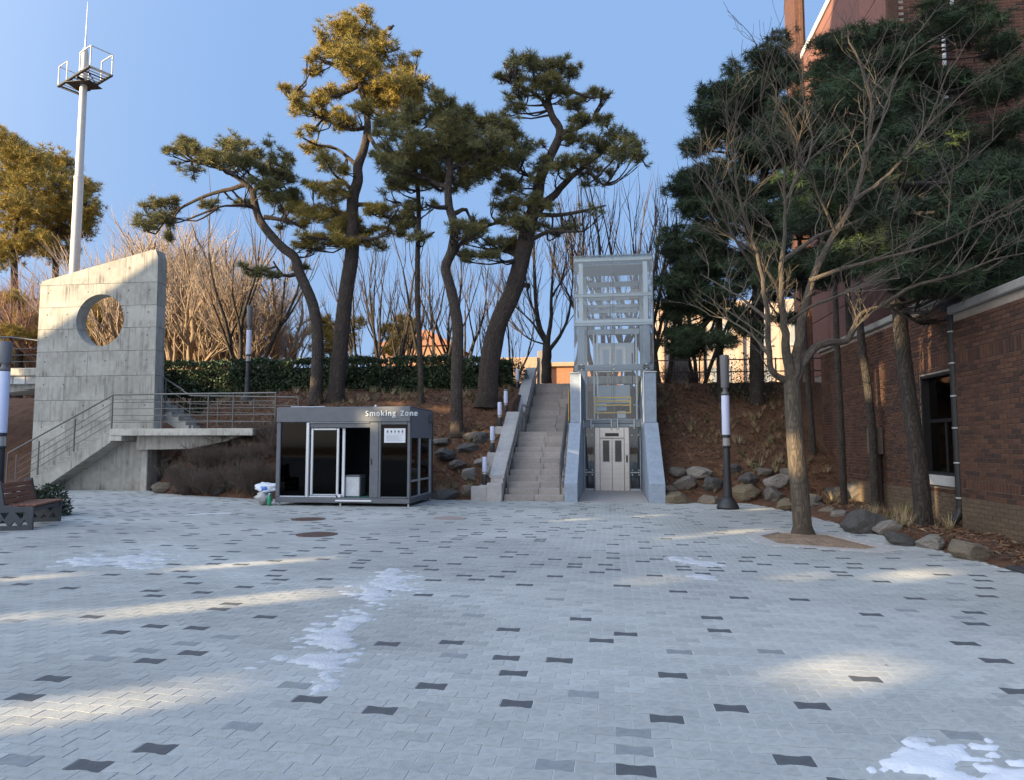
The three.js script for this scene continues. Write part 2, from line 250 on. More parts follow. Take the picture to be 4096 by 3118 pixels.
// ------------------------------------------------------------------ paved plaza
const inPlaza = (x, z) => {
  const back = pl(x, [[-30, -23], [-19, -22], [-15.9, -22], [-14.5, -20.7], [-10, -18.95], [-8.8, -19.6], [-5, -19.6], [-3.4, -19.75], [-3.2, -19.5], [1.5, -19.35], [3.5, -19.9]]);
  const side = pl(-z, [[9, 5.06], [10.1, 4.97], [12.3, 4.74], [15, 4.46], [17.4, 4.14], [20, 3.5]]);
  return z > back && x < side;
};
const PIT = [[2.3, -12.85], [2.42, -11.6], [3.95, -10.98], [4.35, -11.3], [3.9, -13.35], [2.9, -13.6]];
const inPoly = (x, y, P) => { let c = false; for (let i = 0, j = P.length - 1; i < P.length; j = i++) if ((P[i][1] > y) !== (P[j][1] > y) && x < ((P[j][0] - P[i][0]) * (y - P[i][1])) / (P[j][1] - P[i][1]) + P[i][0]) c = !c; return c; };
{
  const plaza = new THREE.Group(); plaza.name = numbered('paved_plaza'); plaza.userData = { kind: 'structure', label: 'grey block-paved plaza with scattered dark blocks and pale joints', category: 'plaza' }; scene.add(plaza);
  const bed = new THREE.PlaneGeometry(1, 1), sh = new THREE.Shape();
  const back = [[-30, -23], [-19, -22], [-15.9, -22], [-14.5, -20.7], [-10, -18.95], [-8.8, -19.6], [-5, -19.6], [-3.4, -19.75], [-3.2, -19.5], [1.5, -19.35], [3.5, -19.9]], side = [[4.14, -17.4], [4.46, -15], [4.74, -12.3], [4.97, -10.1], [5.06, -9], [5.3, 4], [30, 10], [30, 60], [-60, 60], [-60, -23]];
  sh.setFromPoints([...back, ...side].map(([x, z]) => new THREE.Vector2(x, -z)));
  const hole = new THREE.Path(); hole.setFromPoints(PIT.map(([x, z]) => new THREE.Vector2(x, -z))); sh.holes.push(hole);
  const bg = new THREE.ShapeGeometry(sh); bg.rotateX(-Math.PI / 2); bg.translate(0, -0.0026, 0);
  part(plaza, 'paver_bed', bg, M([0.72, 0.73, 0.71], 0.95, { map: TX.grain }));
  // one block: wide ends, narrow middle
  const Lx = 0.2, Hz = 0.112, a = 0.006, gap = 0.0024;
  const out = [[0, a], [0.16, a], [0.36, -a], [0.64, -a], [0.84, a], [1, a]].map(([t, o]) => [lerp(-Lx / 2 + gap, Lx / 2 - gap, t), Hz / 2 - gap + o]);
  const ring = [...out, ...out.map(([x, y]) => [-x, -y])].map(([x, y]) => [x, y]);
  const mk = (tilt) => { const g = gb(), c = [0, -1, 0]; const top = ring.map(([x, y]) => [x * 0.985, tilt * x, y * 0.97]), low = ring.map(([x, y]) => [x, -0.0016, y]); for (let i = 0; i < 12; i++) { const j = (i + 1) % 12; g.tri(top[j], top[i], [0, 0, 0]); g.poly([top[i], top[j], low[j], low[i]], [0, -0.05, 0]); }
    g.n.forEach((v, k) => 0); const geo = g.done(); return geo; };
  const geos = [mk(0), mk(0.006), mk(-0.006)];
  for (const g of geos) { const N = g.attributes.normal, P = g.attributes.position; for (let i = 0; i < N.count; i += 3) if (N.getY(i) < 0) { for (let k = 0; k < 3; k++) N.setXYZ(i + k, -N.getX(i + k), -N.getY(i + k), -N.getZ(i + k)); const ix = g.index.array, t = ix[i + 1]; ix[i + 1] = ix[i + 2]; ix[i + 2] = t; } }
  const grainTex = TX.grain.clone(); grainTex.repeat.set(2.3, 2.3); const pm = (c) => M(c, 0.97, { map: grainTex, bumpMap: TX.grainB, bumpScale: 0.0015 });
  const tones = [[0.5, 0.515, 0.5], [0.475, 0.49, 0.478], [0.525, 0.538, 0.52], [0.44, 0.455, 0.445], [0.12, 0.13, 0.14], [0.33, 0.35, 0.36]], mats = tones.map(pm), inst = pm([1, 1, 1]);
  const r = RNG(5), near = [], list = [], P = V(), cam = camera.position, darks = [], fwd = V(0, 0, -1).applyEuler(camera.rotation), right = V(1, 0, 0).applyEuler(camera.rotation);
  for (let j = 0; j < 185; j++) for (let i = -110; i < 50; i++) {
    const z = -1.9 - j * Hz, x = (i + (j % 2) * 0.5) * Lx, k = r(), t1 = r(), t2 = r();
    P.set(x, -EYE, z); const dep = P.dot(fwd), sx = P.dot(right);
    if (dep < 1.5 || Math.abs(sx) > dep * 0.82 + 1.2 || !inPlaza(x, z) || inPoly(x, z, PIT)) continue;
    const lo = fbm(x * 0.35, 0, z * 0.35, 3), dens = 0.036 + 0.07 * Math.max(0, lo) + (z < -9 ? 0.03 : 0) + (Math.abs(x) < 1.6 ? 0.02 : 0);
    let tone = k < dens ? 4 : k < dens + 0.014 ? 5 : k < dens + 0.05 + 0.16 * Math.max(0, fbm(x * 0.8, 4, z * 0.8, 2)) ? 3 : 3 * t1 | 0;
    if (tone > 3) { if (darks.some(([p, q]) => Math.abs(p - x) < 0.34 && Math.abs(q - z) < 0.15)) tone = 0; else { darks.push([x, z]); if (darks.length > 90) darks.shift(); } }
    const e = { x, z, tone, t2, dep, see: Math.abs(sx) < dep * 0.74 && dep > 3.2 };
    list.push(e);
  }
  const seen = list.filter((e) => e.see).sort((p, q) => p.dep - q.dep).slice(0, 300), own = new Set(seen);
  seen.forEach((e, i) => { const m = new THREE.Mesh(geos[(e.t2 * 3) | 0], mats[e.tone]); m.name = i ? 'paver_' + String(i).padStart(3, '0') : 'paver'; m.position.set(e.x, (e.t2 - 0.5) * 0.0015, e.z); m.rotation.y = (e.t2 > 0.5 ? Math.PI : 0) + (r() - 0.5) * 0.02; plaza.add(m); });
  const mats4 = [], cols = []; for (const e of list) if (!own.has(e)) { mats4.push(new THREE.Matrix4().makeRotationY((r() - 0.5) * 0.02).setPosition(e.x + (r() - 0.5) * 0.002, (e.t2 - 0.5) * 0.002, e.z + (r() - 0.5) * 0.002)); const c = tones[e.tone], k = (e.tone < 4 ? 1 + 0.3 * fbm(e.x * 0.55, 2, e.z * 0.9, 4) : 1) * (0.95 + 0.1 * e.t2); cols.push(L(c[0] * k, c[1] * k, c[2] * k)); }
  copies(plaza, 'paver_field', geos[0], inst, mats4, cols);
}
{ // kerb at the lower right and the tree pit's edging and soil
  const k = gb(); for (const [x0, x1, z0, z1] of [[5.02, 5.22, -9.9, -8.4], [5.1, 5.3, -8.39, -6.9]]) k.box(x0, x1, -0.05, 0.035, z0, z1, 0.012);
  solo('kerb', k, MAT.asphalt, 'black kerb strip at the right edge of the plaza before the planting bed', 'kerb');
  const pit = thing('tree_pit', 'kite-shaped tree pit of bare soil with flat concrete edging round the leafless tree', 'tree pit');
  const c = PIT.reduce((s, q) => [s[0] + q[0] / 6, s[1] + q[1] / 6], [0, 0]), inn = PIT.map(([x, z]) => [lerp(x, c[0], 0.25), lerp(z, c[1], 0.25)]);
  PIT.forEach((q, i) => { const n = (i + 1) % 6, g = gb(), pts = [q, PIT[n], inn[n], inn[i]]; const s = pts.map(([x, z]) => [lerp(x, (pts[0][0] + pts[1][0] + pts[2][0] + pts[3][0]) / 4, 0.006), lerp(z, (pts[0][1] + pts[1][1] + pts[2][1] + pts[3][1]) / 4, 0.006)]); g.prism(s, 'y', -0.06, 0.006); part(pit, i ? 'edging_' + String(i).padStart(3, '0') : 'edging', g, MAT.granite); });
  const soil = new THREE.CircleGeometry(1, 40, 0, Math.PI * 2), sp = []; const g = gb(), N = 26;
  const R = (a) => { let best = 9; for (let i = 0; i < 6; i++) { const p = inn[i], q = inn[(i + 1) % 6], dx = Math.cos(a), dz = Math.sin(a), ex = q[0] - p[0], ez = q[1] - p[1], den = dx * ez - dz * ex; if (Math.abs(den) < 1e-6) continue; const t = ((p[0] - c[0]) * ez - (p[1] - c[1]) * ex) / den, s = ((p[0] - c[0]) * dz - (p[1] - c[1]) * dx) / den; if (t > 0 && s >= -1e-6 && s <= 1 + 1e-6) best = Math.min(best, t); } return best; };
  const pt = (a, t) => { const rr = R(a) * t, x = c[0] + Math.cos(a) * rr, z = c[1] + Math.sin(a) * rr; return [x, 0.05 * (1 - t * t) - 0.012 + 0.035 * (1 - t) * fbm(x * 5, 1, z * 5, 3), z]; };
  for (let i = 0; i < 48; i++) for (let k = 0; k < 8; k++) { const a0 = (i / 48) * 6.28319, a1 = ((i + 1) / 48) * 6.28319, t0 = k / 8, t1 = (k + 1) / 8; g.poly([pt(a0, t0), pt(a0, t1), pt(a1, t1)], [c[0], -5, c[1]]); if (k) g.poly([pt(a0, t0), pt(a1, t1), pt(a1, t0)], [c[0], -5, c[1]]); }
  part(pit, 'soil', g, MAT.soil);
}
{ // manhole covers
  const cover = (vx, vy, r, mat, label) => { const p = gnd(vx, vy), t = thing('manhole_cover', label, 'manhole cover', [p.x, 0, p.z]); const ringG = gb().lathe([[r * 0.9, -0.02], [r * 0.9, 0.006], [r, 0.006], [r, -0.02]], 0, 0, 0, 32); part(t, 'frame', ringG, mat); const d = gb().lathe([[0, 0.004], [r * 0.88, 0.004], [r * 0.88, -0.02]], 0, 0, 0, 32); for (let i = -4; i < 5; i++) for (let j = -4; j < 5; j++) if (i * i + j * j < 17) d.box(i * r * 0.19 - 0.02, i * r * 0.19 + 0.02, 0, 0.009, j * r * 0.19 - 0.02, j * r * 0.19 + 0.02, 0.003); part(t, 'lid', d, mat); };
  const rust = M([0.14, 0.085, 0.07], 0.8, G1);
  cover(665, 1117, 0.36, rust, 'round rusty manhole cover, the farther of the pair before the smoking booth');
  cover(683, 1150, 0.36, rust, 'round rusty manhole cover, the nearer of the pair before the smoking booth');
  cover(970, 1115, 0.36, M([0.4, 0.33, 0.31], 0.9, G1), 'pale pinkish round cover in the paving before the rocks and stairs');
}
{ // snow left lying on the blocks
  function snow(pts, w, seed, thick, label, cover = 0.1) {
    const r = RNG(seed), bx0 = Math.min(...pts.map((p) => p[0])) - w, bx1 = Math.max(...pts.map((p) => p[0])) + w, bz0 = Math.min(...pts.map((p) => p[1])) - w, bz1 = Math.max(...pts.map((p) => p[1])) + w;
    const s = 0.03, nx = Math.ceil((bx1 - bx0) / s), nz = Math.ceil((bz1 - bz0) / s), H = new Float32Array((nx + 1) * (nz + 1));
    for (let j = 0; j <= nz; j++) for (let i = 0; i <= nx; i++) {
      const x = bx0 + i * s, z = bz0 + j * s; let best = -9;
      for (let k = 0; k + 1 < pts.length; k++) { const [ax, az, aw] = pts[k], [cx, cz, cw] = pts[k + 1], l = (cx - ax) ** 2 + (cz - az) ** 2, t = clamp(((x - ax) * (cx - ax) + (z - az) * (cz - az)) / l, 0, 1), ww = lerp(aw ?? w, cw ?? w, t), d = Math.hypot(x - lerp(ax, cx, t), z - lerp(az, cz, t)); best = Math.max(best, 1 - d / ww); }
      H[j * (nx + 1) + i] = best * 1.0 + fbm(x * 3.4 + seed, 1, z * 5, 4) * 1.9 + fbm(x * 14 + seed, 3, z * 20, 3) * 1.5 - cover;
    }
    const p = [], u = [], idx = [], map = new Map(); const vert = (i, j) => { const k = j * (nx + 1) + i; if (!map.has(k)) { map.set(k, p.length / 3); const h = H[k], x = bx0 + i * s, z = bz0 + j * s; p.push(x, h <= 0 ? -0.004 : 0.004 + thick * Math.min(1, Math.sqrt(h * 1.4)) * (0.75 + 0.35 * fbm(x * 5, 9, z * 5, 3)), z); u.push(x, z); } return map.get(k); };
    for (let j = 0; j < nz; j++) for (let i = 0; i < nx; i++) { const k = j * (nx + 1) + i; if (Math.max(H[k], H[k + 1], H[k + nx + 1], H[k + nx + 2]) <= 0) continue; const a = vert(i, j), b = vert(i + 1, j), c = vert(i, j + 1), d = vert(i + 1, j + 1); idx.push(a, c, b, b, c, d); }
    const g = new THREE.BufferGeometry(); g.setAttribute('position', new THREE.Float32BufferAttribute(p, 3)); g.setAttribute('uv', new THREE.Float32BufferAttribute(u, 2)); g.setIndex(idx); g.computeVertexNormals();
    const t = thing('snow_patch', label, 'snow'); part(t, 'crust', g, thick > 0.018 ? MAT.deepSnow : MAT.snow).userData.kind = 'stuff';
  }
  const W = (l) => l.map(([x, y, w]) => { const p = gnd(x, y); return [p.x, p.z, w]; });
  snow(W([[845, 1228, 0.12], [848, 1250, 0.26], [805, 1295, 0.22], [745, 1345, 0.2], [690, 1392, 0.26], [712, 1440, 0.1], [700, 1475, 0.09]]), 0.5, 11, 0.012, 'long ragged trail of thin white snow running across the paving left of centre', 0.3);
  snow(W([[210, 1203, 0.4], [270, 1200, 0.55], [330, 1212, 0.3]]), 0.6, 12, 0.014, 'round thin patch of old snow on the paving at left, near the bench', 0.5);
  snow(W([[1460, 1203, 0.16], [1500, 1212, 0.2], [1560, 1218, 0.12]]), 0.3, 13, 0.012, 'small thin streak of snow on the paving right of centre, towards the tree pit', 0.45);
  snow(W([[1505, 1240, 0.09], [1540, 1247, 0.07]]), 0.2, 14, 0.01, 'tiny sliver of snow on the paving just before the small streak');
  snow(W([[1960, 1645, 0.1], [2010, 1635, 0.18], [2090, 1640, 0.2], [2190, 1680, 0.2]]), 0.3, 15, 0.02, 'broad white patch of snow at the bottom right corner of the plaza', 0.15);
  snow(W([[1970, 1592, 0.05], [2010, 1594, 0.04]]), 0.12, 17, 0.014, 'little white crust of snow just behind the broad patch at lower right', 0.0);
  snow(W([[410, 1108, 0.14], [480, 1104, 0.12]]), 0.25, 16, 0.008, 'thin wisp of snow on the paving before the concrete stairs', 0.15);
}
// ------------------------------------------------------------------ concrete slab with the round hole
const ev = new Evaluator(); ev.useGroups = false; ev.attributes = ['position', 'normal', 'uv'];
const brush = (g) => { const b = new Brush(g); b.updateMatrixWorld(true); return b; };
{
  const z0 = -22.62, th = 0.5, xl = -21.05, xr = -16.3, topL = 7.62, topR = 8.66;
  const t = thing('concrete_slab', 'tall weathered concrete slab with slanted top and large round hole beside the concrete stairs', 'concrete slab', [0, 0, 0]);
  const solid = (inset, d0, d1, rHole) => { const s = new THREE.Shape(); s.moveTo(xl + inset, -0.1); s.lineTo(xr + 0.12 - inset, -0.1); s.lineTo(xr - inset, topR - 0.3); s.lineTo(xr - 0.1 - inset, topR - inset - 0.02); s.lineTo(xr - 0.24 - inset, topR - inset - 0.02); s.lineTo(xl + 0.06 + inset, topL - inset); s.lineTo(xl + inset, topL - 0.12 - inset); s.closePath(); const h = new THREE.Path(); h.absarc(-18.53, 6.09, rHole, 0, Math.PI * 2); s.holes.push(h); const g = new THREE.ExtrudeGeometry(s, { depth: d1 - d0, bevelEnabled: false, curveSegments: 72 }); g.translate(0, 0, d0); return g; };
  part(t, 'core', boxUV(solid(0.03, z0 - th + 0.025, z0 - 0.025, 1.0)), M([0.3, 0.29, 0.27], 0.95, { map: TX.concrete }));
  const whole = brush(solid(0, z0 - th, z0, 0.965)), ys = [-0.2, 0.9, 1.67, 2.44, 3.19, 4.04, 4.95, 5.79, 6.61, 7.45, 9];
  const tones = [0.47, 0.5, 0.525, 0.49].map((k) => M([k, k * 0.97, k * 0.885], 0.9, { map: TX.concrete, bumpMap: TX.concreteB, bumpScale: 0.004 }));
  const r = RNG(31); let n = 0;
  for (let j = 0; j + 1 < ys.length; j++) {
    const cuts = [xl - 0.3]; const k = 3; for (let i = 1; i < k; i++) cuts.push(lerp(xl, xr, i / k) + (j % 2 ? 0.42 : -0.3) + (r() - 0.5) * 0.2); cuts.push(xr + 0.4);
    for (let i = 0; i + 1 < cuts.length; i++) {
      const a = cuts[i] + 0.005, b = cuts[i + 1] - 0.005, y0 = ys[j] + 0.007, y1 = ys[j + 1] - 0.007, bz = new THREE.BoxGeometry(b - a, y1 - y0, 2); bz.translate((a + b) / 2, (y0 + y1) / 2, z0 - 0.2);
      const res = ev.evaluate(whole, brush(bz), INTERSECTION); if (!res.geometry.attributes.position.count) continue;
      const g = boxUV(res.geometry), u = g.attributes.uv, ou = r() * 9, ov = r() * 9; for (let q = 0; q < u.count; q++) u.setXY(q, u.getX(q) + ou, u.getY(q) + ov);
      part(t, n ? 'panel_' + String(n).padStart(3, '0') : 'panel', g, tones[(r() * 4) | 0]); n++;
    }
  }
  const ties = gb(); for (let j = 0; j + 1 < ys.length; j++) for (let i = 0; i < 6; i++) { const x = lerp(xl + 0.35, xr - 0.3, i / 5), y = ys[j] + 0.55; if (y < 0.1 || y > lerp(topL, topR, (x - xl) / (xr - xl)) - 0.15 || Math.hypot(x + 18.53, y - 6.09) < 1.05 || r() < 0.3) continue; const c = new THREE.CylinderGeometry(0.028, 0.028, 0.004, 10); c.rotateX(Math.PI / 2); ties.geo(c, new THREE.Matrix4().makeTranslation(x, y, z0 + 0.001)); }
  const tm = part(t, 'tie_holes', ties, M([0.1, 0.09, 0.08], 0.95)); tm.userData.kind = 'stuff';
}
// ------------------------------------------------------------------ concrete stairs, landing and their steel railing
{
  const t = thing('concrete_stairs', 'grey concrete stairs rising to a cantilevered landing before the slab with the round hole', 'stairs');
  const zf = -21.4, zb = -22.56, xt = -16.92, rise = 0.163, tread = 0.29, n = 13, top = 2.12;
  const poly = [[xt, top], [xt, top - 0.42]]; // soffit back down
  const fl = []; for (let i = 0; i < n; i++) { const x = xt - i * tread; fl.push([x, top - i * rise], [x, top - (i + 1) * rise]); }
  const xe = xt - n * tread + tread; const body = [...fl, [xe, 0], [xe + 0.8, -0.05], [xt, top - 0.46]];
  part(t, 'flight', gb().prism(body.slice(1), 'z', zb, zf), MAT.concrete);
  for (let i = 0; i < n; i++) { const x = xt - i * tread, y = top - (i + 1) * rise; if (i < n - 1 || true) part(t, i ? 'tread_' + String(i).padStart(3, '0') : 'tread', gb().box(x - tread - 0.02, x - 0.003, y, y + 0.03, zb - 0.01, zf + 0.015, 0.006), MAT.granite); }
  const l = gb(); l.box(xt - 0.02, -11.72, top - 0.24, top, zb - 1.2, zf + 0.04, 0.015); l.box(xt - 0.05, xt + 0.42, top - 0.42, top - 0.243, zb, zf + 0.02, 0.012); part(t, 'landing', l, M([0.66, 0.63, 0.56], 0.9, { map: TX.concrete, bumpMap: TX.concreteB, bumpScale: 0.004 }));
  part(t, 'beam', gb().prism([[-16.2, top - 0.245], [-12.4, top - 0.245], [-12.9, top - 0.42], [-14.2, top - 0.68], [-16.2, top - 0.72]], 'z', -22.15, -21.75), MAT.concrete);
  part(t, 'support_wall', gb().box(-20.6, -15.9, -0.1, top - 0.43, -22.5, -22.12, 0.02), MAT.concrete);
  part(t, 'support_wall', gb().box(-16.12, -15.88, -0.1, top - 0.43, -22.115, -21.9, 0.02), MAT.concrete);
  // upper flight behind the slab, climbing left to the walkway
  const up = []; for (let i = 0; i < 13; i++) { up.push([-15.2 - i * tread, top + i * rise], [-15.2 - i * tread, top + (i + 1) * rise]); } const ue = -15.2 - 13 * tread; part(t, 'upper_flight', gb().prism([...up, [ue, top + 13 * rise], [ue, top + 13 * rise - 0.4], [-15.2, top - 0.3]], 'z', -24.6, -23.4), MAT.concrete);
  // railing: posts and rails
  const railing = thing('stair_railing', 'dark steel railing with horizontal bars along the concrete stairs and landing', 'railing');
  const zr = zf - 0.06, yOn = (x) => (x > xt ? top : top - ((xt - x) / tread) * rise), posts = [-20.55, -19.7, -18.35, -16.95, -15.1, -13.4, -12.5, -11.0];
  posts.forEach((x, i) => { const y0 = Math.max(yOn(x) - 0.05, 0), g = gb().tube([V(x, y0, zr), V(x, yOn(x) + 1.15, zr)], 0.026, 8); part(railing, 'post', g, MAT.rail); });
  const line = (h, r, x0 = -20.9, x1 = -10.98) => part(railing, 'rail', gb().tube([V(x0, Math.max(0.1, yOn(x0)) + h, zr), V(xt, top + h, zr), V(x1, top + h, zr)], r, 8), MAT.rail);
  line(1.17, 0.03); [0.22, 0.45, 0.68, 0.9].forEach((h) => line(h, 0.013, -20.55));
  part(railing, 'post', gb().tube([V(-20.9, 0.0, zr), V(-20.9, 1.25, zr)], 0.026, 8), MAT.rail);
  const back = thing('landing_railing', 'steel railing at the back of the landing sloping up behind the slab', 'railing');
  const zq = -23.35, pts = (h) => [V(-17.3, top + 2.1 * 0.6 + h, zq), V(-15.3, top + 0.1 + h, zq), V(-11.1, top + h, zq)];
  part(back, 'rail', gb().tube(pts(1.15), 0.028, 8), MAT.rail); [0.25, 0.55, 0.85].forEach((h) => part(back, 'rail', gb().tube(pts(h), 0.013, 6), MAT.rail));
  [-16.3, -15.3, -14.2, -12.8, -11.1].forEach((x) => { const y = x < -15.3 ? top + 0.1 + (-15.3 - x) * 0.58 : top; part(back, 'post', gb().tube([V(x, y - 0.05, zq), V(x, y + 1.15, zq)], 0.024, 8), MAT.rail); });
}
{ // elevated walkway at far left
  const t = thing('elevated_walkway', 'grey concrete footbridge deck running off left from the slab', 'footbridge'); const x1 = -20.85;
  part(t, 'deck', gb().box(-34, x1, 4.12, 4.42, -24.9, -22.95, 0.03), MAT.concrete);
  for (let i = 0; i < 5; i++) { const y = i % 2; part(t, i ? 'fascia_panel_' + String(i).padStart(3, '0') : 'fascia_panel', gb().box(x1 - 0.5 - i * 0.52, x1 - i * 0.52 - 0.01, 3.82, 4.115, -23.25, -23.05, 0.01), y ? MAT.graniteStep : MAT.paleStone); }
  part(t, 'girder', gb().prism([[-34, 3.4], [-23, 3.55], [x1 + 0.02, 3.75], [x1 + 0.02, 4.115], [-34, 4.115]], 'z', -24.5, -23.3), MAT.concrete);
  const w = thing('walkway_railing', 'dark railing on the footbridge at far left above the lamp', 'railing'); for (const h of [0.25, 0.5, 0.75]) part(w, 'rail', gb().tube([V(-34, 4.42 + h, -23.05), V(-20.95, 4.42 + h, -23.05)], 0.014, 6), MAT.railDark);
  part(w, 'rail', gb().tube([V(-34, 5.75, -23.05), V(-22.6, 5.62, -23.05), V(-20.95, 5.4, -23.05)], 0.032, 8), MAT.railDark);
  for (const x of [-33, -31, -29, -27, -25, -23.2, -22.9, -21.05]) part(w, 'post', gb().tube([V(x, 4.4, -23.05), V(x, x > -22 ? 5.4 : 5.65, -23.05)], 0.025, 8), MAT.rail);
  for (const x of [-33, -29.5]) part(t, 'pier', gb().box(x - 0.4, x + 0.4, 0, 3.5, -24.4, -23.4, 0.03), MAT.concrete);
}
// ------------------------------------------------------------------ smoking booth
const font = await new FontLoader().loadAsync('fonts/droid/droid_sans_bold.typeface.json');
{
  const X0 = -8.74, X1 = -5.1, ZF = -17.15, ZB = -19.45, B = 0.012, t = thing('smoking_booth', 'dark grey glazed smoking booth with a Smoking Zone sign on its header', 'booth');
  const P = (n, b, m = MAT.boothGrey) => part(t, n, gb().box(...b, B), m), x = (zx) => -8.74 + (zx - 260) * 0.00239, y = (zy) => (1435 - zy) * 0.00235;
  P('floor', [X0, X1, 0.08, 0.215, ZB, ZF]); for (const fx of [X0 + 0.05, -7, X1 - 0.08]) for (const fz of [ZB + 0.1, ZF - 0.06]) P('foot', [fx, fx + 0.05, -0.01, 0.078, fz - 0.05, fz], MAT.alu);
  P('header', [X0, X1, 2.17, 2.56, ZF - 0.1, ZF + 0.03]);
  P('roof', [X0 + 0.02, X1 - 0.02, 2.5, 2.575, ZB + 0.02, ZF - 0.103], MAT.boothDark);
  P('side_header', [X1 - 0.1, X1 - 0.002, 1.76, 2.52, ZB + 0.12, ZF - 0.104], M([0.15, 0.16, 0.185], 0.5)); P('side_header', [X0 + 0.002, X0 + 0.1, 2.17, 2.52, ZB, ZF - 0.104]);
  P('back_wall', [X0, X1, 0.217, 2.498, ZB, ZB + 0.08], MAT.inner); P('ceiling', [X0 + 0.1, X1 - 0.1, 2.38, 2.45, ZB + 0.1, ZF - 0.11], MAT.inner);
  P('mat', [X0 + 0.15, X1 - 0.15, 0.216, 0.235, ZB + 0.1, ZF - 0.15], MAT.teal);
  const front = (n, a, b, y0, y1, m, d = 0.09, out = 0) => P(n, [a, b, y0, y1, ZF - d, ZF + out], m);
  front('post', X0 + 0.002, x(308), 0.217, 2.168); front('post', x(1785), X1 - 0.002, 0.217, 2.168);
  front('mullion', x(603), x(640), 0.217, 2.168, MAT.alu); front('transom', x(642), x(1330), 2.02, 2.168, MAT.boothGrey, 0.07, -0.03);
  front('header_trim', x(642), x(1330), 2.15, 2.167, MAT.alu, 0.02, 0.022); front('sill', x(308), x(602), 0.217, 0.25, MAT.alu); front('sill', x(642), x(960), 0.217, 0.26, MAT.alu, 0.06, -0.01);
  const leaf = P('sliding_door', [x(648), x(678), 0.262, 2.015, ZF - 0.11, ZF - 0.06], MAT.alu); part(leaf, 'stile', gb().box(x(945), x(975), 0.262, 2.015, ZF - 0.11, ZF - 0.06, B), MAT.alu); part(leaf, 'top_rail', gb().box(x(679), x(944), 1.96, 2.015, ZF - 0.11, ZF - 0.06, B), MAT.alu); part(leaf, 'bottom_rail', gb().box(x(679), x(944), 0.262, 0.3, ZF - 0.11, ZF - 0.06, B), MAT.alu); part(leaf, 'pane', gb().box(x(679), x(944), 0.301, 1.959, ZF - 0.088, ZF - 0.084), MAT.glassDark);
  const lf = P('door_leaf_edge', [x(1000), x(1032), 0.22, 2.018, ZF - 0.16, ZF - 0.115], MAT.white); part(lf, 'foot', gb().box(x(975), x(1010), 0.22, 0.3, ZF - 0.11, ZF - 0.01, B), MAT.white);
  P('threshold', [x(958), x(1365), 0.12, 0.165, ZF + 0.002, ZF + 0.05], MAT.white);
  front('pillar', x(1332), x(1432), 0.217, 2.168, MAT.boothGrey, 0.14, 0.004); part(t, 'keypad', gb().box(x(1345), x(1362), y(980), y(915), ZF + 0.006, ZF + 0.018, 0.003), MAT.black);
  P('inner_door', [x(1240), x(1268), 0.22, 2.0, ZF - 0.75, ZF - 0.7], MAT.alu);
  const win = front('window_frame', x(1434), x(1458), 0.217, 2.168, MAT.boothGrey, 0.08, 0.01); for (const b of [[x(1752), x(1784), 0.217, 2.168], [x(1459), x(1751), 2.1, 2.168], [x(1459), x(1751), 0.217, 0.255]]) part(win, 'rail', gb().box(b[0], b[1], b[2], b[3], ZF - 0.08, ZF + 0.01, B), MAT.boothGrey);
  part(t, 'pane', gb().box(x(309), x(602), 0.251, 2.167, ZF - 0.05, ZF - 0.044), MAT.glassDark); part(t, 'pane', gb().box(x(1459), x(1751), 0.256, 2.099, ZF - 0.04, ZF - 0.034), MAT.glassDark);
  // right side wall: two windows and a low bar
  const S = (n, z0, z1, y0, y1, m = MAT.alu) => part(t, n, gb().box(X1 - 0.08, X1 - 0.01, y0, y1, z0, z1, 0.006), m);
  S('side_mullion', ZF - 1.0, ZF - 0.93, 0.217, 1.757); S('side_mullion', ZB + 0.2, ZB + 0.27, 0.217, 1.757); S('side_mullion', ZB + 0.02, ZB + 0.1, 0.217, 2.5, MAT.boothGrey); S('side_rail', ZB + 0.271, ZF - 1.001, 0.62, 0.67); S('side_rail', ZF - 0.929, ZF - 0.1, 0.62, 0.67); S('side_sill', ZB + 0.271, ZF - 1.001, 0.217, 0.25); S('side_sill', ZF - 0.929, ZF - 0.1, 0.217, 0.25);
  part(t, 'side_pane', gb().box(X1 - 0.05, X1 - 0.044, 0.25, 1.757, ZB + 0.27, ZF - 1), MAT.glassDark); part(t, 'side_pane', gb().box(X1 - 0.05, X1 - 0.044, 0.25, 1.757, ZF - 0.929, ZF - 0.1), MAT.glassDark);
  part(t, 'left_wall', gb().box(X0 + 0.01, X0 + 0.08, 0.217, 2.168, ZB + 0.09, ZF - 0.1), MAT.boothDark);
  P('roof_trim', [X0 + 0.25, x(770), 2.577, 2.6, ZF - 0.3, ZF - 0.25], MAT.alu); P('roof_lug', [x(1360), x(1388), 2.562, 2.62, ZF - 0.2, ZF - 0.1], MAT.alu);
  P('side_vent', [X1 + 0.0, X1 + 0.05, 2.2, 2.42, ZB + 0.2, ZB + 0.5], MAT.boothDark);
  // the sign
  const sign = thing('booth_sign', 'white raised lettering Smoking Zone on the grey header of the booth', 'sign'); let cx = x(1282); const H = 0.135;
  for (const ch of 'Smoking Zone') { if (ch === ' ') { cx += H * 0.75; continue; } const g = new TextGeometry(ch, { font, size: H, depth: 0.02, curveSegments: 5 }); g.computeBoundingBox(); const w = g.boundingBox.max.x; g.translate(cx, y(448), ZF + 0.032); part(sign, 'letter', g, MAT.paleSteel); cx += w + 0.018; }
  // the notice
  const c = document.createElement('canvas'); c.width = 460; c.height = 300; const k = c.getContext('2d'); k.fillStyle = '#e6e8ee'; k.fillRect(0, 0, 460, 300);
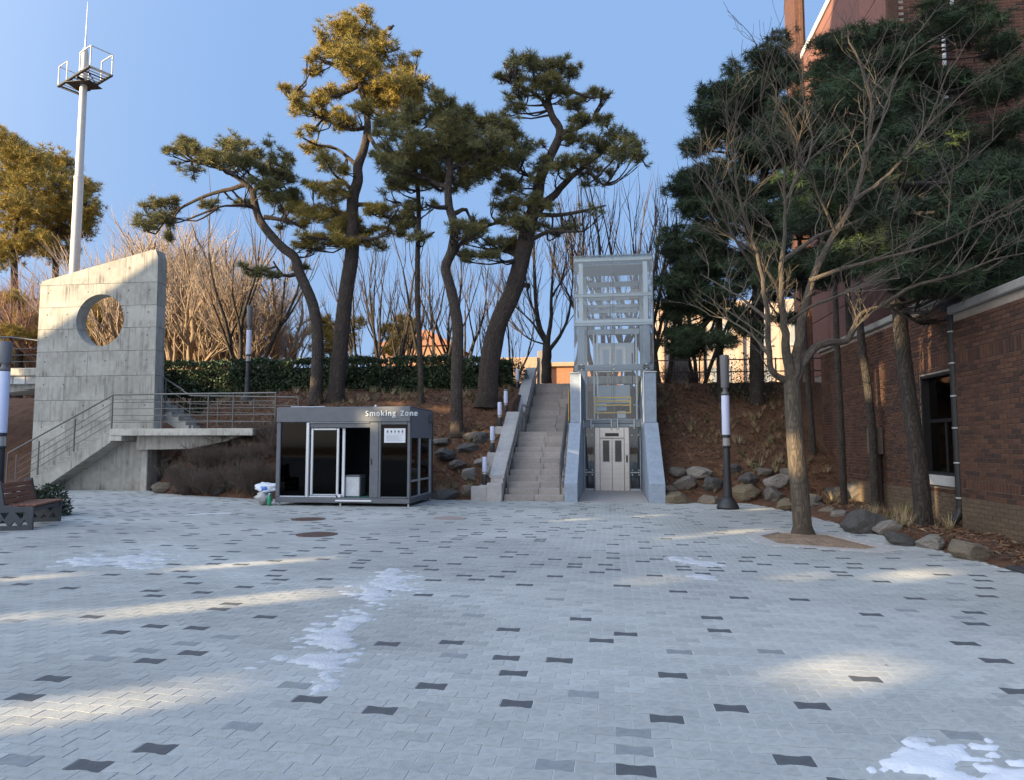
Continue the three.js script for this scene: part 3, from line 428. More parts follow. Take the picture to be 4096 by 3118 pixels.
  const cols = ['#2b2f38', '#2b2f38', '#2f8f5a', '#3a3f48', '#34383f']; cols.forEach((q, i) => { k.fillStyle = q; const X = 45 + i * 82; if (i % 2) { k.beginPath(); k.arc(X + 25, 60, 18, 0, 7); k.fill(); k.fillRect(X + 5, 72, 40, 12); } else { k.fillRect(X + 8, 40, 34, 46); k.clearRect(X + 16, 52, 8, 20); k.fillStyle = '#e6e8ee'; k.fillRect(X + 15, 50, 8, 14); } k.fillStyle = '#777b86'; k.fillRect(X, 98, 52, 7); });
  k.fillStyle = '#8a8e98'; for (let i = 0; i < 9; i++) { const w = 380 - ((i * 53) % 120); k.fillRect(40, 140 + i * 16, w, 5); }
  const ct = new THREE.CanvasTexture(c); ct.colorSpace = THREE.SRGBColorSpace; const n = thing('notice', 'white printed notice with small icons on the right window of the booth', 'notice');
  const pg = new THREE.PlaneGeometry(x(1722) - x(1490), y(585) - y(738)); pg.translate((x(1722) + x(1490)) / 2, (y(585) + y(738)) / 2, ZF - 0.028); part(n, 'print', pg, M([0.9, 0.9, 0.9], 0.6, { map: ct })); part(n, 'sheet', gb().box(x(1488), x(1724), y(740), y(583), ZF - 0.0335, ZF - 0.0295), MAT.white);
  const bin = thing('metal_bin', 'white metal cabinet bin standing in the open doorway of the booth', 'bin'); part(bin, 'body', gb().box(x(1028), x(1190), 0.24, 0.75, ZF - 0.62, ZF - 0.2, 0.012), MAT.whiteGrain); part(bin, 'lid', gb().box(x(1022), x(1196), 0.752, 0.79, ZF - 0.64, ZF - 0.18, 0.01), MAT.boothGrey); part(bin, 'side_panel', gb().box(x(1191), x(1197), 0.26, 0.73, ZF - 0.6, ZF - 0.22), MAT.boothGrey);
  const tub = thing('small_tub', 'small red tub with teal rim on the booth floor behind the right window', 'tub'); part(tub, 'body', gb().lathe([[0, 0], [0.055, 0], [0.065, 0.09], [0, 0.09]], x(1478), 0.236, ZF - 0.14), M([0.35, 0.06, 0.05], 0.6)); part(tub, 'rim', gb().lathe([[0, 0], [0.066, 0], [0.07, 0.07], [0, 0.07]], x(1478), 0.328, ZF - 0.14), M([0.12, 0.4, 0.38], 0.5));
}
{ // rubbish beside the booth
  const lump = (cx, cy, cz, rx, ry, rz, seed) => { const g = mergeVertices(new THREE.IcosahedronGeometry(1, 5).deleteAttribute('normal').deleteAttribute('uv')), p = g.attributes.position; for (let i = 0; i < p.count; i++) { const q = V().fromBufferAttribute(p, i), k = 0.9 + 0.75 * fbm(q.x * 1.6 + seed, q.y * 1.6, q.z * 1.6, 3) + 0.45 * Math.abs(fbm(q.x * 4 + seed, q.y * 4, q.z * 4, 3)); p.setXYZ(i, cx + q.x * rx * k, Math.max(0.01, cy + q.y * ry * k), cz + q.z * rz * k); } g.computeVertexNormals(); return g; };
  const bag = (l, b, m, g = 'rubbish') => solo('rubbish_bag', b, m, l, 'rubbish bag'); const film = M([0.68, 0.72, 0.78], 0.35), clearF = M([0.42, 0.42, 0.42], 0.3);
  bag('white plastic bag on top of the rubbish heap beside the booth', lump(-9.02, 0.44, -17.3, 0.32, 0.12, 0.2, 3), film);
  bag('grey translucent rubbish bag at the bottom of the heap by the booth corner', lump(-9.06, 0.2, -17.2, 0.2, 0.21, 0.19, 8), clearF);
  bag('small blue plastic bag stuck in the middle of the rubbish heap', lump(-9.03, 0.42, -17.14, 0.09, 0.08, 0.08, 5), M([0.09, 0.22, 0.62], 0.35));
  const bt = thing('green_bottle', 'green plastic bottle standing at the right foot of the rubbish heap by the booth', 'bottle', [-8.84, 0, -17.05]); part(bt, 'body', gb().lathe([[0, 0.005], [0.05, 0.005], [0.055, 0.05], [0.055, 0.2], [0.02, 0.29], [0, 0.29]], 0, 0, 0, 16), M([0.03, 0.3, 0.14], 0.2)); part(bt, 'cap', gb().lathe([[0, 0.29], [0.022, 0.29], [0.022, 0.32], [0, 0.32]], 0, 0, 0, 12), MAT.white);
}
// ------------------------------------------------------------------ glass lift
{
  const t = thing('glass_lift', 'tall glass lift tower with steel frame and stainless doors between blue-grey walls', 'lift'), ZF = -23.8, ZB = -26.2, XL = -1.26, XR = 1.46, TOP = 8.1;
  const P = (n, x0, x1, y0, y1, z0, z1, m = MAT.frame, b = 0.01) => part(t, n, gb().box(x0, x1, y0, y1, z0, z1, b), m);
  for (const [px, w] of [[XL + 0.12, 0.26], [XR - 0.38, 0.26]]) { P('column', px, px + w, -0.05, 5.62, ZF - 0.38, ZF - 0.1); P('column', px, px + w, -0.05, TOP - 0.2, ZB + 0.1, ZB + 0.38, MAT.paleSteel); P('upper_column', px + 0.05, px + w - 0.05, 5.62, TOP - 0.2, ZF - 0.34, ZF - 0.14, MAT.paleSteel); }
  // front beams and side beams
  for (const [y, h, m] of [[4.1, 0.2, MAT.frame], [5.66, 0.2, MAT.paleSteel], [6.68, 0.12, MAT.paleSteel], [2.3, 0.16, MAT.frame], [TOP - 0.16, 0.12, MAT.paleSteel]]) { P('beam', XL + 0.02, XR - 0.02, y, y + h, ZF - 0.3, ZF - 0.1, m); P('side_beam', XL + 0.15, XL + 0.3, y, y + h, ZB + 0.39, ZF - 0.39, m); P('side_beam', XR - 0.3, XR - 0.15, y, y + h, ZB + 0.39, ZF - 0.39, m); if (y !== 4.1) P('back_beam', XL + 0.4, XR - 0.4, y, y + h, ZB + 0.12, ZB + 0.3, m); }
  // panes: two columns in front, one band of glass a storey
  const rows = [[2.42, 4.18], [4.2, 5.72], [5.74, 6.74], [6.76, TOP - 0.02]], cx = 0.1;
  for (const [y0, y1] of rows) { const gm = y0 > 5 ? MAT.glassMilky : MAT.glass; P('pane', XL, cx - 0.008, y0, y1, ZF - 0.012, ZF, gm, 0); P('pane', cx + 0.008, XR, y0, y1, ZF - 0.012, ZF, gm, 0); for (const sx of [XL, XR - 0.012]) P('side_pane', sx, sx + 0.012, y0, y1, ZB, ZF - 0.014, MAT.glass, 0); if (y0 > 5) P('back_pane', XL + 0.014, XR - 0.014, y0, y1, ZB, ZB + 0.012, MAT.glass, 0); }
  for (const [y0] of rows.slice(1)) P('seal', XL, XR, y0 - 0.018, y0 - 0.002, ZF - 0.014, ZF + 0.004, MAT.frame, 0.002); P('seal', cx - 0.007, cx + 0.007, 2.42, TOP - 0.02, ZF - 0.012, ZF + 0.002, MAT.frame, 0);
  P('roof', XL - 0.02, XR + 0.02, TOP - 0.018, TOP + 0.03, ZB - 0.02, ZF + 0.02, new THREE.MeshPhysicalMaterial({ color: L(0.6, 0.68, 0.7), roughness: 0.25, transmission: 0.8, thickness: 0 }), 0.005);
  // louvres at the back and the sides of the head
  let n = 0; for (const [y, h] of [[6.08, 0.22], [6.5, 0.16], [6.98, 0.24], [7.5, 0.2]]) { P('louvre', XL + 0.42, XR - 0.42, y, y + h, ZB + 0.1, ZB + 0.14, MAT.paleSteel, 0.006); for (const sx of [XL + 0.2, XR - 0.24]) P('side_louvre', sx, sx + 0.04, y, y + h, ZB + 0.4, ZF - 0.4, MAT.paleSteel, 0.006); n++; }
  P('ceiling_panel', XL + 0.3, XR - 0.3, 7.86, 7.9, ZB + 0.4, ZF - 0.4, MAT.paleSteel); P('motor', 0.72, 1.02, 6.9, 7.2, ZB + 0.5, ZB + 0.8, M([0.5, 0.4, 0.32], 0.7));
  // upper landing doors at the back
  const u = P('upper_door_portal', -0.62, 0.88, 4.25, 5.35, ZB + 0.14, ZB + 0.2, MAT.steel); for (const [a, b] of [[-0.42, 0.06], [0.08, 0.56]]) { const d = part(u, 'door_leaf', gb().box(a, b, 4.25, 5.22, ZB + 0.205, ZB + 0.235, 0.006), MAT.stainless); part(d === u ? u : u, 'door_window', gb().box(a + 0.13, b - 0.13, 4.5, 5.1, ZB + 0.237, ZB + 0.245), M([0.5, 0.56, 0.62], 0.15)); }
  P('counter', -0.5, 0.7, 3.1, 3.75, ZB + 0.25, ZB + 0.3, MAT.paleSteel); P('landing_slab', XL + 0.1, XR - 0.1, 3.8, 4.09, ZB + 0.02, ZB + 0.3, MAT.concrete);
  // shaft rails and cables
  for (const x of [-0.62, -0.5, 0.86]) P('guide_rail', x, x + 0.05, 0, 5.6, ZF - 0.75, ZF - 0.68, MAT.steel, 0.005); P('yellow_post', 0.9, 0.99, 3.2, 5.1, ZB + 0.6, ZB + 0.7, MAT.yellow); P('dark_post', 0.76, 0.8, 2.7, 4.9, ZB + 0.6, ZB + 0.66, MAT.dark);
  const cab = gb(); for (const x of [0.02, 0.08, 0.14]) cab.tube([V(x, 2.7, -25), V(x, 7.8, -25)], 0.007, 5); part(t, 'cable', cab, MAT.dark);
  // the car and the yellow guard on its roof
  const car = P('lift_car', -0.66, 0.72, 0.06, 2.36, -25.7, -24.15, MAT.steel, 0.015); part(car, 'roof_box', gb().box(-0.35, 0.5, 2.362, 2.5, -25.4, -24.5, 0.01), MAT.frame);
  const gd = gb(), gy = (y) => gd.box(-0.58, 0.68, y, y + 0.05, -24.24, -24.2, 0.006); gy(2.66); gy(2.92); gy(3.06); gy(3.19); for (const x of [-0.58, 0.63]) gd.box(x, x + 0.05, 2.66, 3.24, -24.245, -24.195, 0.006); for (const x of [-0.58, 0.63]) for (const y of [2.7, 3.19]) gd.box(x, x + 0.05, y, y + 0.05, -25.5, -24.25, 0.006); part(car, 'guard_rail', gd, MAT.yellow);
  part(car, 'control_box', gb().box(-0.52, -0.16, 2.76, 3.05, -24.35, -24.26, 0.01), M([0.28, 0.42, 0.5], 0.4)); part(car, 'control_box', gb().box(0.2, 0.5, 2.5, 2.75, -24.6, -24.4, 0.01), MAT.steel);
  // lower front: glass either side of the stainless portal
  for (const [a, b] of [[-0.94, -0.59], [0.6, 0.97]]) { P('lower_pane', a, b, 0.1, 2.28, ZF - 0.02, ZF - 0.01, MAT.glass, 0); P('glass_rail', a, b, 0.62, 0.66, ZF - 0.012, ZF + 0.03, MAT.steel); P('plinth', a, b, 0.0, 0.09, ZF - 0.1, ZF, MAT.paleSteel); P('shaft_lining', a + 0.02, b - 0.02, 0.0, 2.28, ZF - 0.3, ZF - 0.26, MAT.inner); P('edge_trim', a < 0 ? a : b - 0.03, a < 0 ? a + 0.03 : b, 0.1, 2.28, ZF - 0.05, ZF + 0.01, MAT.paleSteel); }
  P('portal_jamb', -0.57, -0.4, 0.02, 2.16, ZF - 0.08, ZF + 0.04, MAT.stainless); P('portal_jamb', 0.42, 0.585, 0.02, 2.16, ZF - 0.08, ZF + 0.04, MAT.stainless); const head = P('portal_head', -0.398, 0.418, 1.8, 2.16, ZF - 0.08, ZF + 0.035, MAT.stainless); part(head, 'display', gb().box(-0.22, 0.24, 1.86, 1.97, ZF + 0.036, ZF + 0.042), MAT.black);
  part(t, 'call_panel', gb().box(0.475, 0.535, 0.98, 1.22, ZF + 0.042, ZF + 0.052, 0.004), MAT.black);
  for (const [a, b] of [[-0.398, 0.006], [0.012, 0.416]]) { const d = P('door_leaf', a, b, 0.02, 1.795, ZF - 0.06, ZF - 0.02, MAT.stainless, 0.008); const w0 = a + 0.1, w1 = b - 0.09; part(d, 'window', gb().box(w0, w1, 1.0, 1.72, ZF - 0.019, ZF - 0.014), M([0.05, 0.06, 0.06], 0.08)); for (const q of [[w0 - 0.015, w0, 0.985, 1.735], [w1, w1 + 0.015, 0.985, 1.735], [w0, w1, 0.985, 1.0], [w0, w1, 1.72, 1.735]]) part(d, 'window_frame', gb().box(q[0], q[1], q[2], q[3], ZF - 0.019, ZF - 0.008, 0.003), MAT.stainless); }
  P('door_sill', -0.4, 0.42, 0.0, 0.018, ZF - 0.1, ZF + 0.05, MAT.steel); P('lintel', -0.95, 1.0, 2.17, 2.29, ZF - 0.09, ZF - 0.025, MAT.frame);
  for (const x of [-0.82, 0.1, 0.88]) { const w = x === 0.1 ? 0.13 : 0.15, b = P('bracket', x - w, x - w + 0.05, 2.1, 2.42, ZF - 0.02, ZF + 0.13, MAT.steel); part(b, 'plate', gb().box(x + w - 0.05, x + w, 2.1, 2.42, ZF - 0.02, ZF + 0.13, 0.01), MAT.steel); part(b, 'pin', gb().box(x - w + 0.051, x + w - 0.051, 2.16, 2.36, ZF, ZF + 0.09, 0.01), MAT.frame); }
  for (const x of [XL + 0.35, XR - 0.45]) { const v = gb(); for (const y of [1.85, 0.75, 2.6]) v.lathe([[0, 0], [0.035, 0], [0.035, 0.05], [0, 0.05]], 0, 0, 0, 10); }
  const sp = gb(); for (const x of [-0.86, -0.66, 0.68, 0.9]) for (const y of [0.72, 0.56, 1.9]) sp.box(x - 0.025, x + 0.025, y - 0.025, y + 0.025, ZF - 0.008, ZF + 0.035, 0.008); for (const x of [-1.0, cx, 1.2]) for (const y of [4.12, 4.28]) sp.box(x - 0.03, x + 0.03, y - 0.025, y + 0.025, ZF, ZF + 0.03, 0.008); part(t, 'glass_fixing', sp, MAT.steel);
  // conduit at right
  part(t, 'conduit', gb().tube([V(0.75, 2.95, -24.2), V(0.95, 2.92, -24.2), V(1.02, 2.7, -24.2), V(1.02, 2.45, -24.2)], 0.02, 6), MAT.steel);
  // the ramp and its retaining walls
  solo('lift_ramp', gb().prism([[-19.4, 0.012], [-19.4, -0.1], [-23.75, -0.1], [-23.75, 0.03]], 'x', -0.94, 0.98), MAT.graniteStep, 'plain grey concrete floor between the blue-grey walls leading to the lift doors', 'ramp');
  const prof = (k) => [[-19.2, -0.1], [-19.2, 0.52], [-21.75, 2.26], [-21.75, 3.8], [-26.4, 3.8], [-26.4, -0.1]];
  const wall = (a, b, label) => { const w = thing('retaining_wall', label, 'wall'); part(w, 'lower_wall', gb().prism([[-19.2, -0.1], [-19.2, 0.52], [-21.75, 2.26], [-26.4, 2.26], [-26.4, -0.1]], 'x', a, b), MAT.bluewall); part(w, 'upper_wall', gb().box(a + 0.03, b - 0.03, 2.262, 3.79, -26.4, -21.77, 0.015), MAT.bluewall); part(w, 'coping', gb().box(a + 0.01, b - 0.01, 3.792, 3.83, -26.42, -21.74, 0.008), MAT.paleStone); part(w, 'edge_trim', gb().box(a < 0 ? b - 0.028 : a - 0.004, a < 0 ? b + 0.004 : a + 0.028, 2.262, 3.79, -21.79, -21.755, 0.004), MAT.white); return w; };
  wall(-1.31, -0.95, 'blue-grey painted retaining wall between the granite stairs and the lift'); wall(0.99, 1.42, 'blue-grey painted retaining wall on the right of the lift');
}
// ------------------------------------------------------------------ granite stairs beside the lift
{
  const t = thing('granite_stairs', 'long pale granite stairs climbing between the stone parapet and the lift wall', 'stairs'), XL = -3.05, XR = -1.34, r = RNG(8);
  let z = STEP.z0, y = 0; const tone = [0.42, 0.45, 0.39, 0.47].map((k) => M([k, k * 0.9, k * 0.83], 0.88, G1));
  const step = (dep) => { const cut = -2.12 + (r() - 0.5) * 0.16 + (z < -24 ? 0.15 : 0); part(t, 'step', gb().box(XL, cut - 0.004, y - 0.3, y + STEP.h, z - dep - 0.02, z, 0.012), tone[(r() * 4) | 0]); part(t, 'step', gb().box(cut + 0.004, XR, y - 0.3, y + STEP.h, z - dep - 0.02, z, 0.012), tone[(r() * 4) | 0]); };
  for (let i = 0; i < STEP.n1; i++) { step(i === STEP.n1 - 1 ? STEP.run + STEP.landing : STEP.run); y += STEP.h; z -= STEP.run; } z -= STEP.landing; for (let i = 0; i < STEP.n2; i++) { step(i === STEP.n2 - 1 ? 1.4 : STEP.run); y += STEP.h; z -= STEP.run; }
  const w = thing('stair_parapet', 'sloping pale stone parapet on the left of the granite stairs', 'parapet'); const z1 = STEP.z0 - 3.6, zl = z1 - 1.5, z2 = zl - 3.6, h1 = 2.0, h2 = 4.0;
  part(w, 'end_post', gb().box(-3.5, -3.07, -0.1, 0.5, -19.72, -19.28, 0.015), MAT.granite); part(w, 'lower_parapet', gb().prism([[-19.725, -0.1], [-19.725, 0.62], [z1, h1 + 0.6], [z1 - 0.25, h1 + 0.6], [z1 - 0.25, 0.5]], 'x', -3.46, -3.1), MAT.granite);
  part(w, 'lower_coping', gb().prism([[-19.72, 0.625], [-19.72, 0.7], [z1, h1 + 0.69], [z1 - 0.28, h1 + 0.69], [z1 - 0.28, h1 + 0.605], [z1, h1 + 0.605]], 'x', -3.5, -3.07), MAT.graniteCap);
  part(w, 'upper_parapet', gb().prism([[z1 - 0.26, 1.5], [z1 - 0.26, h1 + 0.7], [zl, h1 + 0.75], [z2, h2 + 0.62], [z2 - 0.3, h2 + 0.62], [z2 - 0.3, 2.5]], 'x', -3.44, -3.1), MAT.granite); part(w, 'upper_coping', gb().prism([[zl, h1 + 0.755], [zl, h1 + 0.83], [z2, h2 + 0.71], [z2 - 0.3, h2 + 0.71], [z2 - 0.3, h2 + 0.625], [z2, h2 + 0.625]], 'x', -3.48, -3.07), MAT.graniteCap);
  part(w, 'low_plinth', gb().box(-3.98, -3.505, -0.1, 0.4, -19.7, -19.4, 0.02), MAT.granite);
  const rail = (x, name, label, m, sgn) => { const q = thing(name, label, 'handrail'); const pts = (h) => [V(x, h + 0.12, -19.75), V(x, h1 + h, z1), V(x, h1 + h, zl), V(x, h2 + h, z2)]; part(q, 'rail', gb().tube(pts(0.92), 0.028, 8), m); part(q, 'rail', gb().tube(pts(0.62), 0.018, 8), m); for (let i = 0; i < 9; i++) { const zz = -19.8 - i * 1.06, y0 = stairY(zz); part(q, 'post', gb().tube([V(x, y0, zz), V(x, y0 + 0.92, zz)], 0.024, 8), m); } return q; };
  rail(-2.97, 'handrail', 'steel handrail along the left parapet of the granite stairs', MAT.rail); const rr = rail(-1.46, 'handrail', 'steel handrail with blue-grey infill panels along the lift wall', MAT.rail);
  const pm = M([0.3, 0.42, 0.55], 0.4, { metalness: 0.3 }); for (let i = 0; i < 8; i++) { const a = -19.85 - i * 1.06, b = a - 0.96; if (a < -23 && b > -24.9) continue; const y0 = stairY(a), y1 = stairY(b); part(rr, i ? 'panel_' + String(i).padStart(3, '0') : 'panel', gb().prism([[a, y0 + 0.22], [a, y0 + 0.58], [b, y1 + 0.58], [b, y1 + 0.22]], 'x', -1.475, -1.45), pm); }
  solo('yellow_plate', gb().box(-1.345, -1.325, 2.35, 3.3, -22.5, -21.9, 0.004), MAT.yellow, 'yellow strip plate on the lift wall beside the granite stairs', 'plate');
}
// ------------------------------------------------------------------ lamps
function tallLamp(x, y, z, label, tube = 0.98) {
  const t = thing('column_lamp', label, 'lamp post', [x, y, z]);
  part(t, 'base', gb().lathe([[0, 0], [0.27, 0], [0.27, 0.05], [0.22, 0.16], [0.15, 0.24], [0.13, 0.3], [0, 0.3]], 0, 0, 0, 24), MAT.dark); part(t, 'pole', gb().lathe([[0.115, 0.3], [0.105, 0.5], [0.085, 1.0], [0.08, 1.5], [0, 1.5]], 0, 0, 0, 20), MAT.dark);
  part(t, 'collar', gb().lathe([[0, 1.5], [0.09, 1.5], [0.1, 1.53], [0.1, 1.56], [0.055, 1.56], [0.055, 1.76], [0.1, 1.76], [0.1, 1.83], [0, 1.83]], 0, 0, 0, 20), MAT.dark); part(t, 'clear_ring', gb().lathe([[0.088, 1.56], [0.088, 1.76]], 0, 0, 0, 20), MAT.clear);
  part(t, 'diffuser', gb().lathe([[0, 1.83], [0.098, 1.83], [0.098, 1.83 + tube], [0, 1.83 + tube]], 0, 0, 0, 24), MAT.lens); const q = 1.83 + tube, e = tube > 1 ? 0.62 : 0.99; part(t, 'cap', gb().lathe([[0, q], [0.1, q], [0.1, q + 0.07], [0.06, q + 0.09], [0.06, q + 0.16], [0.1, q + 0.18], [0.115, q + e], [0, q + e]], 0, 0, 0, 20), M([0.14, 0.14, 0.15], 0.5)); return t;
}
tallLamp(2.83, 0, -17.85, 'dark lamp post with white tube standing right of the lift, before the rocks');
tallLamp(-12.45, 0, -12.6, 'dark lamp post cut by the left edge of the photo, behind the bench', 1.25);
{ const p = at(533, 850, -25.6); tallLamp(p.x, T(p.x, -25.6), -25.6, 'lamp post with white tube standing in the hedge above the concrete landing'); }
{
  const spots = [[150, 1285, -19.62, 'lowest'], [238, 975, -20.9, 'second lowest'], [313, 725, -22.3, 'middle one, brightest white,'], [380, 603, -23.6, 'second highest'], [442, 378, -26.6, 'highest']]; let first;
  spots.forEach(([zx, zy, z, w], i) => { const p = at((1900 + zx * 0.41667) / 1.8559, (1400 + zy * 0.41667) / 1.8559, z); const label = w + ' short bollard lamp beside the left parapet of the granite stairs';
    if (!first) { first = thing('bollard_lamp', label, 'bollard lamp', [0, 0, 0], 'bollard lamps up the stair edge'); part(first, 'post', gb().lathe([[0, 0], [0.075, 0], [0.075, 0.3], [0, 0.3]], 0, 0, 0, 18), MAT.dark); part(first, 'clear_ring', gb().lathe([[0.06, 0.3], [0.06, 0.38]], 0, 0, 0, 18), MAT.clear); part(first, 'diffuser', gb().lathe([[0, 0.38], [0.07, 0.38], [0.07, 0.78], [0.055, 0.8], [0, 0.8]], 0, 0, 0, 18), MAT.lens); part(first, 'footing', gb().box(-0.13, 0.13, -0.5, 0.0, -0.13, 0.13, 0.015), MAT.granite); }
    const o = i ? first.clone() : first; if (i) { o.name = numbered('bollard_lamp'); o.userData = { label, category: 'bollard lamp', group: 'bollard lamps up the stair edge' }; scene.add(o); } o.position.set(Math.min(p.x, -3.62), p.y, z); });
}
// ------------------------------------------------------------------ bench
{
  const t = thing('park_bench', 'bench with brown slatted back and dark cut-out iron ends at the left edge', 'bench', [-11.35, 0, -12.2]); t.rotation.y = 0.425;
  const end = (z) => { const s = new THREE.Shape(); [[-0.33, 0], [0.33, 0], [0.33, 0.42], [0.12, 0.42], [-0.14, 0.46], [-0.22, 0.9], [-0.33, 0.9]].forEach(([x, y], i) => (i ? s.lineTo(x, y) : s.moveTo(x, y))); for (const h of [[[-0.24, 0.08], [-0.06, 0.08], [-0.15, 0.2]], [[-0.2, 0.33], [-0.05, 0.33], [-0.12, 0.2]], [[-0.03, 0.08], [0.1, 0.08], [0.035, 0.17]], [[0.04, 0.33], [0.24, 0.33], [0.14, 0.2]], [[0.13, 0.08], [0.27, 0.08], [0.2, 0.2]], [[-0.28, 0.5], [-0.24, 0.5], [-0.27, 0.68]]]) { const p = new THREE.Path(); h.forEach(([x, y], i) => (i ? p.lineTo(x, y) : p.moveTo(x, y))); p.closePath(); s.holes.push(p); } const g = new THREE.ExtrudeGeometry(s, { depth: 0.05, bevelEnabled: true, bevelSize: 0.006, bevelThickness: 0.006, bevelSegments: 1 }); g.translate(0, 0, z); return boxUV(g); };
  part(t, 'end_frame', end(0.72), MAT.iron); part(t, 'end_frame', end(-0.78), MAT.iron);
  for (let i = 0; i < 5; i++) { const x = -0.13 + i * 0.098; part(t, i ? 'seat_slat_' + String(i).padStart(3, '0') : 'seat_slat', gb().box(x, x + 0.09, 0.43, 0.465, -0.77, 0.715, 0.008), MAT.woodSlat); }
  for (let i = 0; i < 4; i++) { const m = new THREE.Matrix4().makeTranslation(-0.16 - i * 0.024, 0.52 + i * 0.1, 0).multiply(new THREE.Matrix4().makeRotationZ(0.23)); part(t, i ? 'back_slat_' + String(i).padStart(3, '0') : 'back_slat', gb().box(-0.016, 0.016, -0.046, 0.046, -0.77, 0.715, 0.008, m), MAT.woodSlat); }
  part(t, 'rail', gb().box(0.26, 0.31, 0.33, 0.41, -0.72, 0.715, 0.006), MAT.iron);
}
// ------------------------------------------------------------------ floodlight mast
{
  const c = at(160, 590, -33), t = thing('floodlight_mast', 'tall pale steel mast with an empty lamp cradle and lightning rod, behind the slab', 'mast', [c.x, 0, -33]), pm = M([0.6, 0.56, 0.5], 0.5, { metalness: 0.2 });
  part(t, 'pole', gb().lathe([[0.25, 3.5], [0.235, 16], [0.25, 16.02], [0.25, 16.12], [0.2, 16.14], [0.17, 23.2], [0.1, 23.45], [0, 23.5]], 0, 0, 0, 20), pm); part(t, 'rod', gb().lathe([[0.05, 23.45], [0.012, 26.2], [0, 26.2]], 0, 0, 0, 8), MAT.white);
  const k = new THREE.Group(), put = (n, a, b, r, m = pm) => part(t, n, gb().tube([a, b].map(pt), r, 6), m), R = (x, y, z) => V(x, y, z);
  // platform axes: along (right and towards the viewer), across
  const ax = V(0.9, 0, 0.44), ac = V(0.44, 0, -0.9), pt = (v) => ax.clone().multiplyScalar(v.x).addScaledVector(ac, v.z).add(V(0, v.y, 0));
  const y0 = 21.55, W = 0.55, A = -1.75, B = 1.95, H = 1.15; for (const z of [-W, W]) { put('beam', R(A, y0, z), R(B, y0, z), 0.08, MAT.dark); put('hand_rail', R(A, y0 + H, z), R(A + 1.0, y0 + H, z), 0.025); put('hand_rail', R(B - 1.2, y0 + H, z), R(B, y0 + H, z), 0.035); for (const x of [A, A + 1.0, B - 1.2, B]) put('upright', R(x, y0, z), R(x, y0 + H, z), 0.035); }
  for (const x of [A, B]) { put('end_bar', R(x, y0, -W), R(x, y0, W), 0.05); put('end_bar', R(x, y0 + H, -W), R(x, y0 + H, W), 0.03); } for (let i = 0; i < 12; i++) { const x = lerp(A + 0.15, B - 0.15, i / 11); put('floor_bar', R(x, y0, -W), R(x, y0, W), 0.04, i % 3 ? MAT.paleSteel : MAT.dark); } put('cross_beam', R(-0.5, y0 - 0.1, -W), R(-0.5, y0 - 0.1, W), 0.09, MAT.dark); put('cross_beam', R(0.4, y0 - 0.1, -W), R(0.4, y0 - 0.1, W), 0.09, MAT.dark); put('brace', R(0, y0 + 0.9, 0), R(0.2, y0, W), 0.04, MAT.dark);
  const pl2 = gb().box(-0.75, 0.75, y0 - 0.24, y0 - 0.2, -0.5, 0.5, 0.01); part(t, 'platform', pl2, MAT.dark);
}
// ------------------------------------------------------------------ brick wing on the right, and the taller block behind it
function wallBricks(parent, face, spans, y0, y1, opts) { // spans: [z0, z1] of a wall that looks to -x at x = face; opts.hole(z, y) leaves a brick out
  const C = 0.08, LB = 0.24, r = RNG(opts.seed), list = [];
  let row = 0; for (let y = y0; y + C <= y1 + 0.001; y += C, row++) for (const [za, zb] of opts.rect && y + C > opts.rect[2] + 0.01 && y < opts.rect[3] - 0.01 ? spans.flatMap(([p, q]) => [[p, opts.rect[0]], [opts.rect[1], q]]) : spans) {
    if (opts.soldier && opts.soldier.some(([a, b]) => y + C > a + 0.01 && y < b - 0.01)) continue;
    for (let z = Math.floor(za / LB) * LB - (row % 2 ? LB / 2 : 0); z < zb; z += LB) { const a = Math.max(z, za), b = Math.min(z + LB, zb); if (b - a < 0.03) continue; const zc = (a + b) / 2, yc = y + C / 2; if (opts.hole && opts.hole(zc, yc)) continue; list.push({ z: zc, y: yc, l: b - a - 0.011, h: C - 0.011, k: r(), tan: y < 0.62 }); }
  }
  for (const [a, b] of opts.soldier ?? []) for (const [za, zb] of opts.rect && b > opts.rect[2] + 0.01 && a < opts.rect[3] - 0.01 ? spans.flatMap(([p, q]) => [[p, opts.rect[0]], [opts.rect[1], q]]) : spans) for (let z = za; z < zb - 0.05; z += 0.1) { const zc = z + 0.05; if (opts.hole && opts.hole(zc, (a + b) / 2)) continue; list.push({ z: zc, y: (a + b) / 2, l: 0.086, h: b - a - 0.014, k: r(), sold: true, tan: false }); }
  return list.map((e) => ({ ...e, x: face }));
}
const unit = gb().box(-0.5, 0.5, -0.5, 0.5, -0.5, 0.5, 0.06).done();
const brickTex = { map: TX.rock, bumpMap: TX.rockB, bumpScale: 0.003 };
const brickTones = [[0.145, 0.07, 0.047], [0.122, 0.06, 0.042], [0.165, 0.078, 0.051], [0.085, 0.047, 0.037], [0.182, 0.09, 0.059]], brickMats = brickTones.map((c) => M(c, 0.9, brickTex)), tanMats = [[0.23, 0.17, 0.115], [0.2, 0.145, 0.1]].map((c) => M(c, 0.92, brickTex)), brickInst = M([1, 1, 1], 0.9, brickTex);
const tuck = (e) => new THREE.Matrix4().compose(V(e.x, e.y, e.z), new THREE.Quaternion(), V(0.024 + 0.006 * e.k, e.h, e.l));
